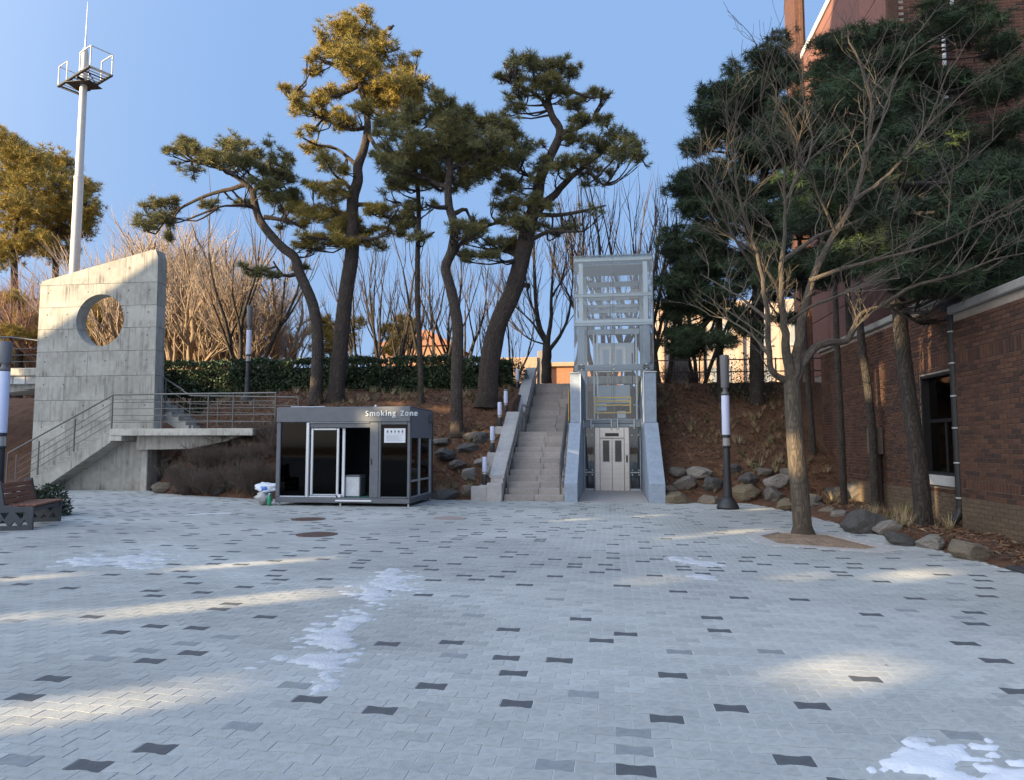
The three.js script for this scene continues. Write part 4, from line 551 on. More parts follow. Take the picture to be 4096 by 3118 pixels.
function layBricks(parent, list, near) {
  list.sort((p, q) => Math.hypot(p.z, p.x) - Math.hypot(q.z, q.x));
  const vis = near ? list.filter((e) => e.z < -8.75) : [], own = new Set(vis.slice(0, 296));
  let n = 0; for (const e of list) if (own.has(e)) { const m = new THREE.Mesh(unit, e.tan ? tanMats[(e.k * 2) | 0] : brickMats[Math.min(4, (e.k * 5) | 0)]); m.name = n ? 'brick_' + String(n).padStart(3, '0') : 'brick'; n++; m.position.set(e.x, e.y, e.z); m.scale.set(0.024 + 0.006 * e.k, e.h, e.l); parent.add(m); }
  const rest = list.filter((e) => !own.has(e)); copies(parent, 'brick_courses', unit, brickInst, rest.map(tuck), rest.map((e) => { const c = e.tan ? [[0.23, 0.17, 0.115], [0.2, 0.145, 0.1]][(e.k * 2) | 0] : brickTones[Math.min(4, (e.k * 5) | 0)]; return L(...c); }));
}
{
  const t = thing('brick_wing', 'low red-brown brick building with stone coping along the right side of the plaza', 'brick building'), XN = 6.32, XF = 6.5, ZS = -13.75;
  part(t, 'wall', gb().box(XN, 8.9, -0.2, 3.98, ZS, -5.0), MAT.mortar);
  const wz0 = -15.7, wz1 = -14.15, wy0 = 0.98, wy1 = 3.0, far = gb(); far.box(XF, 8.9, -0.2, 4.4, -22.6, wz0); far.box(XF, 8.9, -0.2, wy0 - 0.002, wz0 + 0.0005, wz1); far.box(XF, 8.9, wy1 + 0.002, 4.4, wz0 + 0.0005, wz1); far.box(XF, 8.9, -0.2, 4.4, wz1 + 0.0005, ZS - 0.002); far.box(XF + 0.6, 8.9, wy0, wy1, wz0 + 0.001, wz1); part(t, 'wall', far, MAT.mortar);
  const rect = [wz0 - 0.004, wz1 + 0.004, wy0 - 0.21, wy1];
  layBricks(t, wallBricks(t, XN - 0.008, [[ZS + 0.01, -5.05]], 0.0, 3.9, { seed: 3, soldier: [[0.8, 0.96], [3.04, 3.28]] }), true);
  const fg = new THREE.Group(); layBricks(t, wallBricks(t, XF - 0.008, [[-22.55, ZS - 0.02]], 0.0, 4.36, { seed: 4, rect, soldier: [[0.8, 0.96], [3.12, 3.36]] }), false);
  part(t, 'coping', gb().box(XN - 0.09, 8.9, 3.985, 4.14, ZS - 0.04, -4.95, 0.02), MAT.stone); part(t, 'coping', gb().box(XF - 0.09, 8.9, 4.405, 4.56, -22.7, ZS - 0.05, 0.02), MAT.stone);
  const w = part(t, 'window', gb().box(XF - 0.004, XF + 0.18, wy1 - 0.06, wy1 - 0.002, wz0 + 0.005, wz1 - 0.005, 0.005), MAT.black); const fr = (n, y0, y1, z0, z1) => part(w, n, gb().box(n === 'frame' ? XF - 0.004 : XF + 0.12, XF + 0.18, y0, y1, z0, z1, 0.005), MAT.black);
  fr('frame', wy0 + 0.002, wy0 + 0.06, wz0 + 0.005, wz1 - 0.005); fr('frame', wy0 + 0.061, wy1 - 0.061, wz0 + 0.005, wz0 + 0.065); fr('frame', wy0 + 0.061, wy1 - 0.061, wz1 - 0.065, wz1 - 0.005); fr('transom', 2.04, 2.11, wz0 + 0.066, wz1 - 0.066); fr('mullion', wy0 + 0.061, 2.039, -14.96, -14.9);
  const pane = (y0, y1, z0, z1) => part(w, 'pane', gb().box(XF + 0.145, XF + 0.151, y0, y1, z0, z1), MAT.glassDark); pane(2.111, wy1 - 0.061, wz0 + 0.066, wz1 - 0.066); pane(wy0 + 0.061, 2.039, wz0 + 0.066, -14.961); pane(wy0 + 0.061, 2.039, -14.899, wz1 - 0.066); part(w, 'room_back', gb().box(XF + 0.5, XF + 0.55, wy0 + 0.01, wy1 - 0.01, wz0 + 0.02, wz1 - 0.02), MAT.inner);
  part(t, 'window_sill', gb().box(XF - 0.12, XF + 0.13, wy0 - 0.2, wy0 - 0.004, wz0 - 0.12, wz1 + 0.1, 0.012), MAT.paleStone);
  const d = thing('downpipe', 'dark downpipe with pale brackets beside the window of the brick wall', 'downpipe'); const px = XF - 0.1, pz = -14.0; part(d, 'pipe', gb().tube([V(px, 4.4, pz), V(px, 0.42, pz), V(px - 0.03, 0.3, pz + 0.02), V(px - 0.16, 0.18, pz + 0.08), V(px - 0.2, 0.16, pz + 0.1)], 0.072, 12), MAT.dark); for (const y of [0.6, 1.25, 1.9, 2.5, 3.1, 3.7]) part(d, 'bracket', gb().lathe([[0.072, -0.012], [0.08, -0.012], [0.08, 0.012], [0.072, 0.012]], px, y, pz, 14), MAT.paleSteel); part(d, 'hopper', gb().box(px - 0.13, px + 0.09, 4.1, 4.38, pz - 0.13, pz + 0.13, 0.02), MAT.dark);
  const b = thing('meter_box', 'brownish grey meter box with a conduit down to the ground on the brick wall', 'meter box'); part(b, 'box', gb().box(XF - 0.25, XF - 0.03, 1.35, 2.0, -18.15, -17.75, 0.015), M([0.17, 0.14, 0.12], 0.7, G1)); part(b, 'lid', gb().box(XF - 0.27, XF - 0.252, 1.38, 1.97, -18.12, -17.78, 0.004), M([0.19, 0.155, 0.13], 0.7, G1)); part(b, 'conduit', gb().tube([V(XF - 0.12, 1.36, -17.95), V(XF - 0.12, 0, -17.95)], 0.1, 10), M([0.09, 0.075, 0.07], 0.7));
}
{
  const t = thing('brick_block', 'tall brick building with pinkish panels rising behind the evergreens at upper right', 'brick building'), X = 9.0, Z = -22.9, H = 26;
  part(t, 'wall', gb().box(X, 26, 0, H, -28, Z), MAT.mortar); part(t, 'wall', gb().box(X, 26, 0, 19.4, -32.3, -28.002), MAT.mortar);
  // white coping on the lower part, pinkish panels on the side that looks to the plaza and the left bay of the front
  part(t, 'coping', gb().box(X - 0.12, 26, 19.4, 19.68, -32.4, -28.003, 0.02), MAT.white); part(t, 'coping', gb().box(X - 0.12, X + 0.2, 19.4, 19.68, -28.0, Z, 0.02), MAT.white);
  let n = 0; const sm2 = [MAT.salmon, M([0.24, 0.11, 0.085], 0.82, G1), M([0.29, 0.13, 0.097], 0.8, G1)], rr = RNG(4);
  for (let y = 4.5; y < 19.3; y += 2.4) for (let z = -32.2; z < Z - 0.1; z += 2.32) { part(t, n ? 'panel_' + String(n).padStart(3, '0') : 'panel', gb().box(X - 0.04, X - 0.001, y + 0.015, Math.min(y + 2.385, 19.38), z + 0.012, Math.min(z + 2.3, Z - 0.01), 0.006), sm2[(rr() * 3) | 0]); n++; }
  part(t, 'pilaster', gb().box(X - 0.02, X + 0.3, 4.4, H, Z + 0.001, Z + 0.12, 0.01), brickMats[1]); part(t, 'downpipe', gb().tube([V(X + 1.9, H, Z + 0.1), V(X + 1.9, 15.4, Z + 0.1), V(X + 1.6, 14.6, Z + 0.1), V(X + 1.6, 4.6, Z + 0.1)], 0.06, 8), MAT.white);
  const C = 0.1, LB = 0.33, list = [], cols = [], r = RNG(9); let row = 0;
  for (let y = 4.5; y < H; y += C, row++) { const sold = (y > 7.1 && y < 7.5) || (y > 10.4 && y < 10.8) || (y > 17.4 && y < 17.8); for (let x = X + 0.32 + (row % 2) * LB * 0.5; x < 21; x += LB) { list.push(new THREE.Matrix4().compose(V(x + LB / 2, y + C / 2, Z + 0.008), new THREE.Quaternion(), V(LB - 0.02, C - 0.02, 0.03 + 0.006 * r()))); const c = brickTones[(r() * 5) | 0]; cols.push(L(c[0] * 1.2, c[1] * 1.12, c[2] * 1.1)); } }
  copies(t, 'brick_courses', unit, brickInst, list, cols);
  const s = thing('brick_tower', 'narrow brown brick tower edge against the sky at upper right', 'tower'); part(s, 'wall', gb().box(10.17, 10.72, 3.9, 30, -40, -38, 0.02), M([0.17, 0.078, 0.056], 0.9, brickTex)); part(s, 'edge_strip', gb().box(10.42, 10.6, 3.9, 30.1, -37.999, -37.93, 0.01), brickMats[4]);  // tower wall tone darkened to stand in for shade
}
// ------------------------------------------------------------------ buildings on the upper terrace, far behind
{
  const orange = M([0.42, 0.21, 0.12], 0.9, G1), o = thing('orange_building', 'low sunlit orange brick building far behind the top of the granite stairs', 'building'); const a = at(1090, 838, -62), b = at(1241, 790, -62);
  part(o, 'wall', gb().box(a.x + 3.0, b.x + 4, 3.8, b.y, -72, -62), orange); part(o, 'roof', gb().box(a.x + 2.7, b.x + 4.3, b.y + 0.002, b.y + 0.4, -72.3, -61.7, 0.05), M([0.4, 0.28, 0.2], 0.8)); part(o, 'wall', gb().box(a.x - 1.5, a.x + 2.98, 3.8, b.y + 0.8, -70, -61), M([0.5, 0.36, 0.26], 0.9, G1)); const w1 = part(o, 'window', gb().box(a.x + 0.6, a.x + 1.6, 5.0, 6.2, -60.995, -60.95), M([0.2, 0.22, 0.25], 0.2)); part(o, 'window', gb().box(a.x - 0.9, a.x + 0.1, 5.0, 6.2, -60.995, -60.95), M([0.2, 0.22, 0.25], 0.2)); part(o, 'parapet_post', gb().box(a.x + 3.0, a.x + 3.6, 3.8, b.y + 1.4, -61.9, -61.2, 0.05), M([0.25, 0.22, 0.2], 0.9));
  const c = at(860, 770, -70), d = at(915, 733, -70); const h = thing('far_house', 'low orange house glimpsed between the pine trunks beyond the hedge', 'house'); part(h, 'wall', gb().box(c.x - 2, d.x + 3, 3.8, d.y - 0.6, -78, -70), M([0.5, 0.27, 0.17], 0.9, G1)); part(h, 'roof', gb().prism([[c.x - 2.4, d.y - 0.598], [d.x + 3.4, d.y - 0.598], [d.x + 0.5, d.y + 1.0], [c.x + 0.5, d.y + 1.0]], 'z', -78.3, -69.7), M([0.36, 0.17, 0.11], 0.9));
  const e = at(1395, 690, -48), wt = thing('pale_building', 'large pale pinkish building lit by the sun behind the lift and trees', 'building'); const wm = M([0.62, 0.52, 0.46], 0.85, G1);
  part(wt, 'wall', gb().box(e.x + 0.5, e.x + 26, 3.8, e.y + 1.2, -60, -48), wm); for (let i = 0; i < 9; i++) part(wt, 'pilaster', gb().box(e.x + 0.8 + i * 2.6, e.x + 1.1 + i * 2.6, 3.8, e.y + 1.1, -47.999, -47.8, 0.01), M([0.55, 0.38, 0.28], 0.85)); for (let i = 0; i < 8; i++) for (const y of [5.2, 8.2]) { const w = part(wt, 'window', gb().box(e.x + 1.6 + i * 2.6, e.x + 2.9 + i * 2.6, y, y + 1.5, -47.998, -47.95), M([0.35, 0.38, 0.42], 0.15)); part(w, 'sill', gb().box(e.x + 1.5 + i * 2.6, e.x + 3.0 + i * 2.6, y - 0.12, y - 0.002, -47.998, -47.85, 0.01), MAT.paleStone); }
  const f = at(1445, 840, -33), g = at(1483, 750, -33); const kiosk = thing('grey_cabinet', 'plain grey box cabinet standing behind the bank right of the lift', 'cabinet'); part(kiosk, 'body', gb().box(f.x, g.x, 3.9, g.y - 0.04, -34, -33, 0.02), M([0.27, 0.25, 0.24], 0.8, G1)); part(kiosk, 'top', gb().box(f.x - 0.04, g.x + 0.04, g.y - 0.038, g.y + 0.03, -34.05, -32.95, 0.01), M([0.3, 0.28, 0.27], 0.8));
  const ft = thing('terrace_fence', 'thin dark rail fence at the edge of the upper terrace right of the lift', 'fence'); for (const h of [0.5, 1.0]) part(ft, 'rail', gb().tube([V(1.5, 4.0 + h, -29), V(8.8, 4.0 + h, -29)], 0.025, 6), MAT.railDark); for (let i = 0; i < 8; i++) part(ft, 'post', gb().tube([V(1.6 + i, 3.8, -29), V(1.6 + i, 5.05, -29)], 0.03, 6), MAT.railDark);
}
// ------------------------------------------------------------------ added off-view wall that shades the plaza; holes cut to place the sun patches
{
  const S0 = -95, edge = [[-75, 6.0], [-34, 5.35], [-31.2, 4.4], [-30.6, 4.6], [-28, 8.25], [-26.6, 11.5], [-24.5, 15.5], [-22.4, 18.5], [-19, 22.5], [-15, 28.5], [14, 29]];
  const s = new THREE.Shape(); s.moveTo(-75, -1); s.lineTo(14, -1); for (const [u, v] of edge.slice().reverse()) s.lineTo(u, v - SUN_TAN * S0);
  const uv = (p) => { const q = SH.x * p.x + SH.y * p.z; return [-SH.y * p.x + SH.x * p.z, p.y + SUN_TAN * (q - S0)]; };
  const openings = [];
  const open = (p, w, h) => { const [u, v] = uv(p); openings.push([u - w * 1.35, v - h * 1.35, u + w * 1.35, v + h * 1.35]); };
  const slit = (p, q, w) => { const a = uv(p), b = uv(q), u = (a[0] + b[0]) / 2; openings.push([u - w * 1.25, Math.min(a[1], b[1]), u + w * 1.25, Math.max(a[1], b[1])]); };
  slit(gnd(390, 1225), gnd(740, 1197), 0.13); slit(gnd(-40, 1255), gnd(200, 1229), 0.13); slit(gnd(190, 1326), gnd(770, 1268), 0.2); slit(gnd(-60, 1342), gnd(215, 1308), 0.13);
  slit(gnd(-150, 1590), gnd(520, 1452), 0.2); slit(gnd(-150, 1540), gnd(300, 1478), 0.12);
  open(gnd(1850, 1440), 0.21, 0.1); slit(gnd(1690, 1240), gnd(1800, 1238), 0.16); slit(gnd(1880, 1238), gnd(2090, 1230), 0.18); open(gnd(1600, 1143), 0.16, 0.14); open(gnd(1480, 1155), 0.12, 0.07); open(gnd(1250, 1117), 0.11, 0.09); open(gnd(1410, 1109), 0.11, 0.08); open(gnd(1430, 1246), 0.16, 0.05); open(gnd(2200, 1405), 0.14, 0.03); open(gnd(1640, 1095), 0.12, 0.12);
  open(at(797, 905, -17.15), 0.09, 0.2); open(at(806, 940, -17.15), 0.07, 0.16); open(at(1239, 985, -20.5), 0.12, 0.15);
  for (const [x, y, z] of [[1499, 872, -25.2], [1475, 896, -24.5], [1453, 918, -23.8]]) open(hit(x, y), 0.2, 0.17);
  for (const [x, y, z] of [[1030, 928, -22.2], [1062, 915, -22.8], [654, 860, -24.2], [750, 872, -23.6], [853, 867, -23.8], [774, 853, -24.6], [1010, 900], [960, 880], [420, 895]]) open(hit(x, y), 0.2, 0.14);
  slit(atX(2012, 1115, 6.5), atX(2000, 1040, 6.5), 0.16); open(atX(2003, 745, 6.5), 0.22, 0.35); open(atX(1990, 690, 6.5), 0.12, 0.15); slit(at(1885, 860, -17.7), at(1880, 775, -17.7), 0.14); slit(at(1742, 1060, -18.4), at(1735, 1000, -18.4), 0.16); open(at(1665, 1095, -18.6), 0.2, 0.12);
  for (const [x, y, z] of [[1690, 380, -17], [2060, 305, -16], [2090, 400, -16], [2130, 490, -16], [2060, 490, -16], [1842, 520, -17], [2150, 530, -15], [1710, 420, -18], [2070, 620, -15]]) open(at(x, y, z), 0.22, 0.2);
  for (const [u0, v0, u1, v1] of openings) { const p = new THREE.Path(); p.moveTo(u0, v0); p.lineTo(u0, v1); p.lineTo(u1, v1); p.lineTo(u1, v0); p.closePath(); s.holes.push(p); }
  const g = new THREE.ExtrudeGeometry(s, { depth: 0.3, bevelEnabled: false }); const t = thing('added_sun_screen', 'unseen thin wall added behind the viewer, holes cut to shape the sun patches', 'building', [SH.x * S0, 0, SH.y * S0]); t.rotation.y = -SUN_AZ; part(t, 'wall', boxUV(g), M([0.5, 0.47, 0.43], 0.9, G1));
}
// ------------------------------------------------------------------ rocks
const rockMats = [[0.28, 0.255, 0.23], [0.38, 0.32, 0.25], [0.16, 0.155, 0.155], [0.46, 0.43, 0.4], [0.35, 0.29, 0.2]].map((c) => M(c, 0.92, { map: TX.rock, bumpMap: TX.rockB, bumpScale: 0.015 }));
function rockGeo(seed) {
  const r = RNG(seed), g = mergeVertices(new THREE.IcosahedronGeometry(1, 13).deleteAttribute('normal').deleteAttribute('uv')), p = g.attributes.position, planes = [];
  for (let i = 0; i < 11; i++) { const a = V(r() * 2 - 1, r() * 2 - 1, r() * 2 - 1).normalize(); planes.push([a, 0.62 + 0.26 * r()]); }
  for (let i = 0; i < p.count; i++) { const q = V().fromBufferAttribute(p, i); for (const [n, d] of planes) { const k = q.dot(n) - d; if (k > 0) q.addScaledVector(n, -k * 0.94); } const f = 1 + 0.16 * fbm(q.x * 2.2 + seed, q.y * 3.2, q.z * 2.2, 5) + 0.07 * Math.abs(fbm(q.x * 5, q.y * 9 + seed, q.z * 5, 3)); p.setXYZ(i, q.x * f, q.y * f, q.z * f); }
  return boxUVsmooth(g);
}
function boxUVsmooth(g) { g.computeVertexNormals(); const P = g.attributes.position, N = g.attributes.normal, u = new Float32Array(P.count * 2); for (let i = 0; i < P.count; i++) { u[2 * i] = P.getX(i) + 0.4 * P.getZ(i); u[2 * i + 1] = P.getY(i) + 0.6 * P.getZ(i); } g.setAttribute('uv', new THREE.BufferAttribute(u, 2)); return g; }
const rockShapes = [1, 2, 3, 4, 5, 6].map(rockGeo);
{
  let n = 0; const rock = (vx, vy, z, w, h, d, tone, label, turn = 0) => { const p = z === null ? gnd(vx, vy) : hit(vx, vy), m = new THREE.Mesh(rockShapes[n % 6], rockMats[tone]); m.name = numbered('boulder'); m.position.set(p.x, p.y + h * (z === null ? 0.42 : 0.32), p.z - d * 0.3); m.scale.set(w * 0.88, h * 0.85, d * 0.88); m.rotation.set(0.1 * (n % 3), turn || n * 1.3, 0.12 * ((n % 5) - 2)); m.userData = { label, category: 'rock' }; scene.add(m); n++; };
  // along the edge of the planting bed on the right
  n = 3; rock(1868, 1146, null, 0.46, 0.33, 0.36, 2, 'large dark grey boulder on the planting bed edge before the brick wall', 0.3);
  rock(1915, 1150, null, 0.28, 0.22, 0.3, 3, 'pale rock leaning on the right side of the large dark boulder');
  rock(1945, 1172, null, 0.28, 0.14, 0.26, 2, 'flat dark rock between the large dark boulder and the speckled white rock');
  rock(2010, 1180, null, 0.24, 0.18, 0.22, 3, 'speckled whitish rock at the foot of the thick evergreen trunk');
  rock(2095, 1203, null, 0.36, 0.22, 0.28, 1, 'rounded tan and grey boulder, rightmost on the bed edge');
  rock(1815, 1118, null, 0.26, 0.18, 0.24, 3, 'pale grey rock just left of the large dark boulder');
  rock(1785, 1108, null, 0.26, 0.15, 0.24, 1, 'low tan rock right of the leafless tree, behind the pit');
  rock(1760, 1095, null, 0.28, 0.17, 0.26, 0, 'low grey rock directly behind the leafless tree trunk');
  rock(1698, 1095, -18.0, 0.3, 0.24, 0.28, 4, 'sun-touched tan rock left of the leafless trunk');
  rock(1755, 1085, -19.6, 0.28, 0.24, 0.3, 0, 'block of stone with lit side behind the leafless trunk');
  rock(1800, 1075, -20.0, 0.34, 0.34, 0.3, 2, 'dark rock in the shade between the slim trunks');
  rock(1845, 1070, -20.4, 0.36, 0.4, 0.3, 0, 'grey rock between slim trunks near the brick wall base');
  // foot of the right bank
  for (const [vx, vy, z, w, h, d, tone, label] of [
    [1462, 1085, -19.6, 0.5, 0.3, 0.35, 4, 'tan rock at the foot of the bank beside the lift wall'], [1530, 1085, -19.5, 0.5, 0.25, 0.35, 1, 'tan sloping rock at ground level just left of the lamp post'], [1605, 1072, -19.3, 0.5, 0.34, 0.36, 4, 'rounded mossy tan boulder just right of the lamp post'], [1668, 1075, -19.4, 0.45, 0.3, 0.34, 0, 'grey boulder right of the mossy one at the bank foot'],
    [1478, 1050, -20.0, 0.5, 0.32, 0.34, 0, 'grey rock in the second row beside the lift wall'], [1535, 1050, -20.0, 0.42, 0.34, 0.34, 2, 'dark block in the second row left of the lamp post'], [1505, 1025, -20.4, 0.55, 0.26, 0.36, 3, 'long pale rock on top of the rock heap beside the lift'], [1460, 1022, -20.5, 0.3, 0.24, 0.3, 0, 'small grey rock in the top row next to the lift wall'],
    [1615, 1040, -20.2, 0.4, 0.26, 0.32, 2, 'dark jagged rock above the mossy boulder'], [1675, 1045, -20.2, 0.42, 0.28, 0.34, 3, 'pale shark-fin rock right of the lamp post'], [1650, 1020, -20.8, 0.34, 0.18, 0.3, 0, 'small flat grey rock high on the bank right of the lamp post'], [1705, 1035, -20.4, 0.36, 0.42, 0.3, 0, 'upright grey rock left of the leafless trunk'], [1580, 1015, -20.8, 0.36, 0.2, 0.3, 2, 'dark rock half buried behind the lamp post'], [1440, 1060, -19.8, 0.22, 0.22, 0.3, 1, 'small tan rock wedged against the lift wall'] ]) rock(vx, vy, z, w, h, d, tone, label);
  // left of the granite stairs
  for (const [vx, vy, z, w, h, d, tone, label] of [
    [958, 1075, -19.6, 0.52, 0.26, 0.3, 2, 'dark smooth slab of rock low beside the right corner of the booth'], [1005, 1062, -19.8, 0.36, 0.24, 0.3, 1, 'tan rock low on the bank between booth and stairs'], [1030, 1070, -19.8, 0.26, 0.24, 0.26, 1, 'tan rock against the plinth of the stair parapet'], [1010, 1030, -20.2, 0.3, 0.34, 0.3, 3, 'speckled pale block left of the lowest bollard lamp'], [1035, 1000, -20.6, 0.3, 0.18, 0.26, 3, 'pale rounded rock between the two lowest bollard lamps'], [1050, 1025, -20.2, 0.2, 0.3, 0.26, 3, 'pale upright stone next to the stair parapet'],
    [960, 985, -20.9, 0.62, 0.28, 0.34, 2, 'long dark rock ledge right of the booth'], [1005, 970, -21.1, 0.45, 0.24, 0.34, 2, 'dark rock ledge with white streak left of the stairs'], [950, 955, -21.6, 0.55, 0.2, 0.34, 0, 'grey rock ledge with pale top beside the booth roof'], [1035, 950, -21.6, 0.36, 0.34, 0.3, 2, 'dark block behind the second bollard lamp'], [1060, 985, -20.9, 0.22, 0.22, 0.26, 0, 'small grey rock next to the second bollard lamp'], [985, 1005, -20.5, 0.4, 0.24, 0.3, 0, 'grey rock in the middle of the heap left of the stairs'], [1012, 945, -21.8, 0.3, 0.2, 0.28, 1, 'tan rock catching sun below the pine trunk'] ]) rock(vx, vy, z, w, h, d, tone, label);
  // under the landing
  for (const [vx, vy, z, w, h, d, tone, label] of [
    [350, 1058, -20.9, 0.5, 0.3, 0.34, 1, 'tan rock at the foot of the bank under the landing'], [345, 1025, -21.2, 0.42, 0.26, 0.3, 4, 'layered tan rock above the lowest one under the landing'], [355, 1000, -21.5, 0.4, 0.22, 0.3, 1, 'upper layered tan rock under the landing'], [388, 1058, -20.4, 0.28, 0.16, 0.26, 2, 'dark blue-grey oval stone at the foot of the brown bank'], [385, 1040, -20.8, 0.26, 0.16, 0.24, 3, 'small pale stone behind the dark oval stone'], [380, 1010, -21.2, 0.34, 0.18, 0.28, 1, 'flat tan stone right of the layered rocks under the landing'], [470, 1060, -19.8, 0.34, 0.26, 0.28, 2, 'dark square rock at the foot of the shrubby bank'] ]) rock(vx, vy, z, w, h, d, tone, label);
}
// ------------------------------------------------------------------ vegetation
function spline(pts, k = 4) { if (pts.length < 3) return pts; const c = new THREE.CatmullRomCurve3(pts, false, 'catmullrom', 0.5); return c.getPoints((pts.length - 1) * k); }
function limb(g, pts, r0, r1, sides, wob, r) { const q = spline(pts, 3), n = q.length; q.forEach((p, i) => { if (i && wob) { p.x += (r() - 0.5) * wob; p.z += (r() - 0.5) * wob; p.y += (r() - 0.5) * wob * 0.5; } }); g.tube(q, q.map((_, i) => lerp(r0, r1, Math.pow(i / (n - 1), 0.8))), sides); return q; }
// a bunch of needles
function tuft(n, len, w, seed, droop = 0) { const r = RNG(seed), g = gb(); for (let i = 0; i < n; i++) { const a = r() * 6.283, e = -0.25 + 1.5 * r(), l = len * (0.7 + 0.5 * r()), d = V(Math.cos(a) * Math.cos(e), Math.sin(e) - droop, Math.sin(a) * Math.cos(e)).normalize(), s = V().crossVectors(d, V(r() - 0.5, r() - 0.5, r() - 0.5)).normalize().multiplyScalar(w), o = d.clone().multiplyScalar(len * 0.08), tip = d.clone().multiplyScalar(l); tip.y -= droop * l * 0.4; g.tri([o.x - s.x, o.y - s.y, o.z - s.z], [o.x + s.x, o.y + s.y, o.z + s.z], [tip.x, tip.y, tip.z]); } return g.done(); }
const TUFT = [tuft(36, 0.23, 0.0085, 1), tuft(36, 0.23, 0.0085, 2)], TUFTW = tuft(30, 0.25, 0.01, 3, 0.35);
// foliage pads: [centre, radii] filled with bunches
function foliage(parent, pads, geo, dens, pal, seed, size = 1) {
  const r = RNG(seed), list = [], cols = [], q = new THREE.Quaternion(), e = new THREE.Euler();
  for (const [c, R, tint = 1] of pads) { const n = Math.max(6, Math.round(dens * (R.x * R.y + R.x * R.z) * 2)); for (let i = 0; i < n; i++) { const d = V(r() * 2 - 1, r() * 2 - 1, r() * 2 - 1); if (d.lengthSq() > 1) { i--; continue; } d.normalize().multiplyScalar(Math.pow(r(), 0.42) * (r() < 0.22 ? 1.3 : 1)); if (d.y < -0.4 && r() < 0.5) d.y *= -0.5; const p = V(c.x + d.x * R.x, c.y + d.y * R.y, c.z + d.z * R.z); const rag = fbm(p.x * 1.7, p.y * 1.7, p.z * 1.7, 2); if (rag < -0.2 && r() < 0.75) continue; e.set((r() - 0.5) * 1.4 + d.z * 0.5, r() * 6.28, (r() - 0.5) * 1.4 - d.x * 0.5); const s = size * (0.65 + 0.7 * r()); list.push(new THREE.Matrix4().compose(p, q.setFromEuler(e), V(s, s, s))); const k = r(), cc = pal[(r() * pal.length) | 0], b = (0.75 + 0.5 * k) * tint; cols.push(L(cc[0] * b, cc[1] * b, cc[2] * b)); } }
  return copies(parent, 'crown', geo, MAT.needlesGreen, list, cols);
}
// twigs from the nearest point of the limbs to each pad
function twigs(g, skel, pads, r0, r) { for (const [c, R] of pads) { let best = null, bd = 1e9; for (const p of skel) { const d = p.distanceTo(c) + Math.max(0, p.y - c.y) * 0.6; if (d < bd) { bd = d; best = p; } } if (!best) continue; const m = best.clone().lerp(c, 0.5); m.y += -0.12 * bd + 0.15 * (r() - 0.5) * bd; m.x += (r() - 0.5) * 0.3 * bd; m.z += (r() - 0.5) * 0.3 * bd; const q = limb(g, [best, m, c], Math.min(r0, 0.02 + 0.02 * bd), 0.012, 5, 0.05, r); for (let k = 0; k < 5; k++) { const s = q[(q.length * (0.4 + 0.5 * r())) | 0], e = V(c.x + (r() * 2 - 1) * R.x, c.y + (r() * 1.6 - 0.8) * R.y, c.z + (r() * 2 - 1) * R.z); g.tube([s, s.clone().lerp(e, 0.5).add(V(0, -0.05, 0)), e], [0.016, 0.011, 0.005], 4, false); } } }
const PINE = [[0.165, 0.16, 0.062], [0.2, 0.18, 0.062], [0.13, 0.135, 0.058], [0.22, 0.19, 0.06]], SUNLIT_PINE = [[0.35, 0.265, 0.058], [0.39, 0.28, 0.058], [0.27, 0.225, 0.058]], DEEP = [[0.034, 0.06, 0.027], [0.046, 0.074, 0.03], [0.028, 0.047, 0.024]];  // second palette has warm sunlight put into the needle colour
function pine(name, label, z, trunk, radii, limbs, pads, seed, pal, dens = 80, size = 1) {
  const r = RNG(seed), t = thing(name, label, 'pine tree'), g = gb(), sk = []; const P = ([x, y], dz = 0) => at(...Q(x, y), z + dz);
  const tp = trunk.map((q) => P(q)); tp[0].y = T(tp[0].x, tp[0].z) - 0.15; const path = spline(tp, 4), n = path.length; g.tube(path, path.map((_, i) => pl((i / (n - 1)) * (radii.length - 1), radii.map((v, k) => [k, v])) * (1 + 0.08 * (r() - 0.5)) * (i === 0 ? 1.35 : 1)), 12); sk.push(...path.slice((n * 0.35) | 0));
  for (const l of limbs) { const s = r() - 0.5, m = l.length - 1; const q = limb(g, l.map((p, i) => P(p, (i / m) * 2.4 * s)), l.w ?? 0.1, 0.03, 7, 0.06, r); sk.push(...q); }
  const k = 0.00882 * (-z / 25) * (seed === 12 ? 1.2 : 1), world = pads.map(([x, y, a, b, tint]) => [P([x, y], (r() - 0.5) * 2.2), V(a * k * 0.92, b * k * 0.9, Math.min(1.1, (a + b) * 0.5 * k)), tint ?? 1]);
  for (const [c, R, tint] of world.slice()) for (let k = 0; k < 3; k++) { const a = r() * 6.283, e = (r() - 0.45) * 1.6, f = 1.1 + 0.35 * r(); world.push([V(c.x + Math.cos(a) * R.x * f, c.y + Math.sin(e) * R.y * f, c.z + Math.sin(a) * R.z * f), R.clone().multiplyScalar(0.34 + 0.25 * r()), tint]); }
  twigs(g, sk, world, 0.05, r); part(t, 'trunk', g, MAT.pineBark); foliage(t, world, TUFT[seed % 2], dens, pal, seed + 50, size); return t;
}
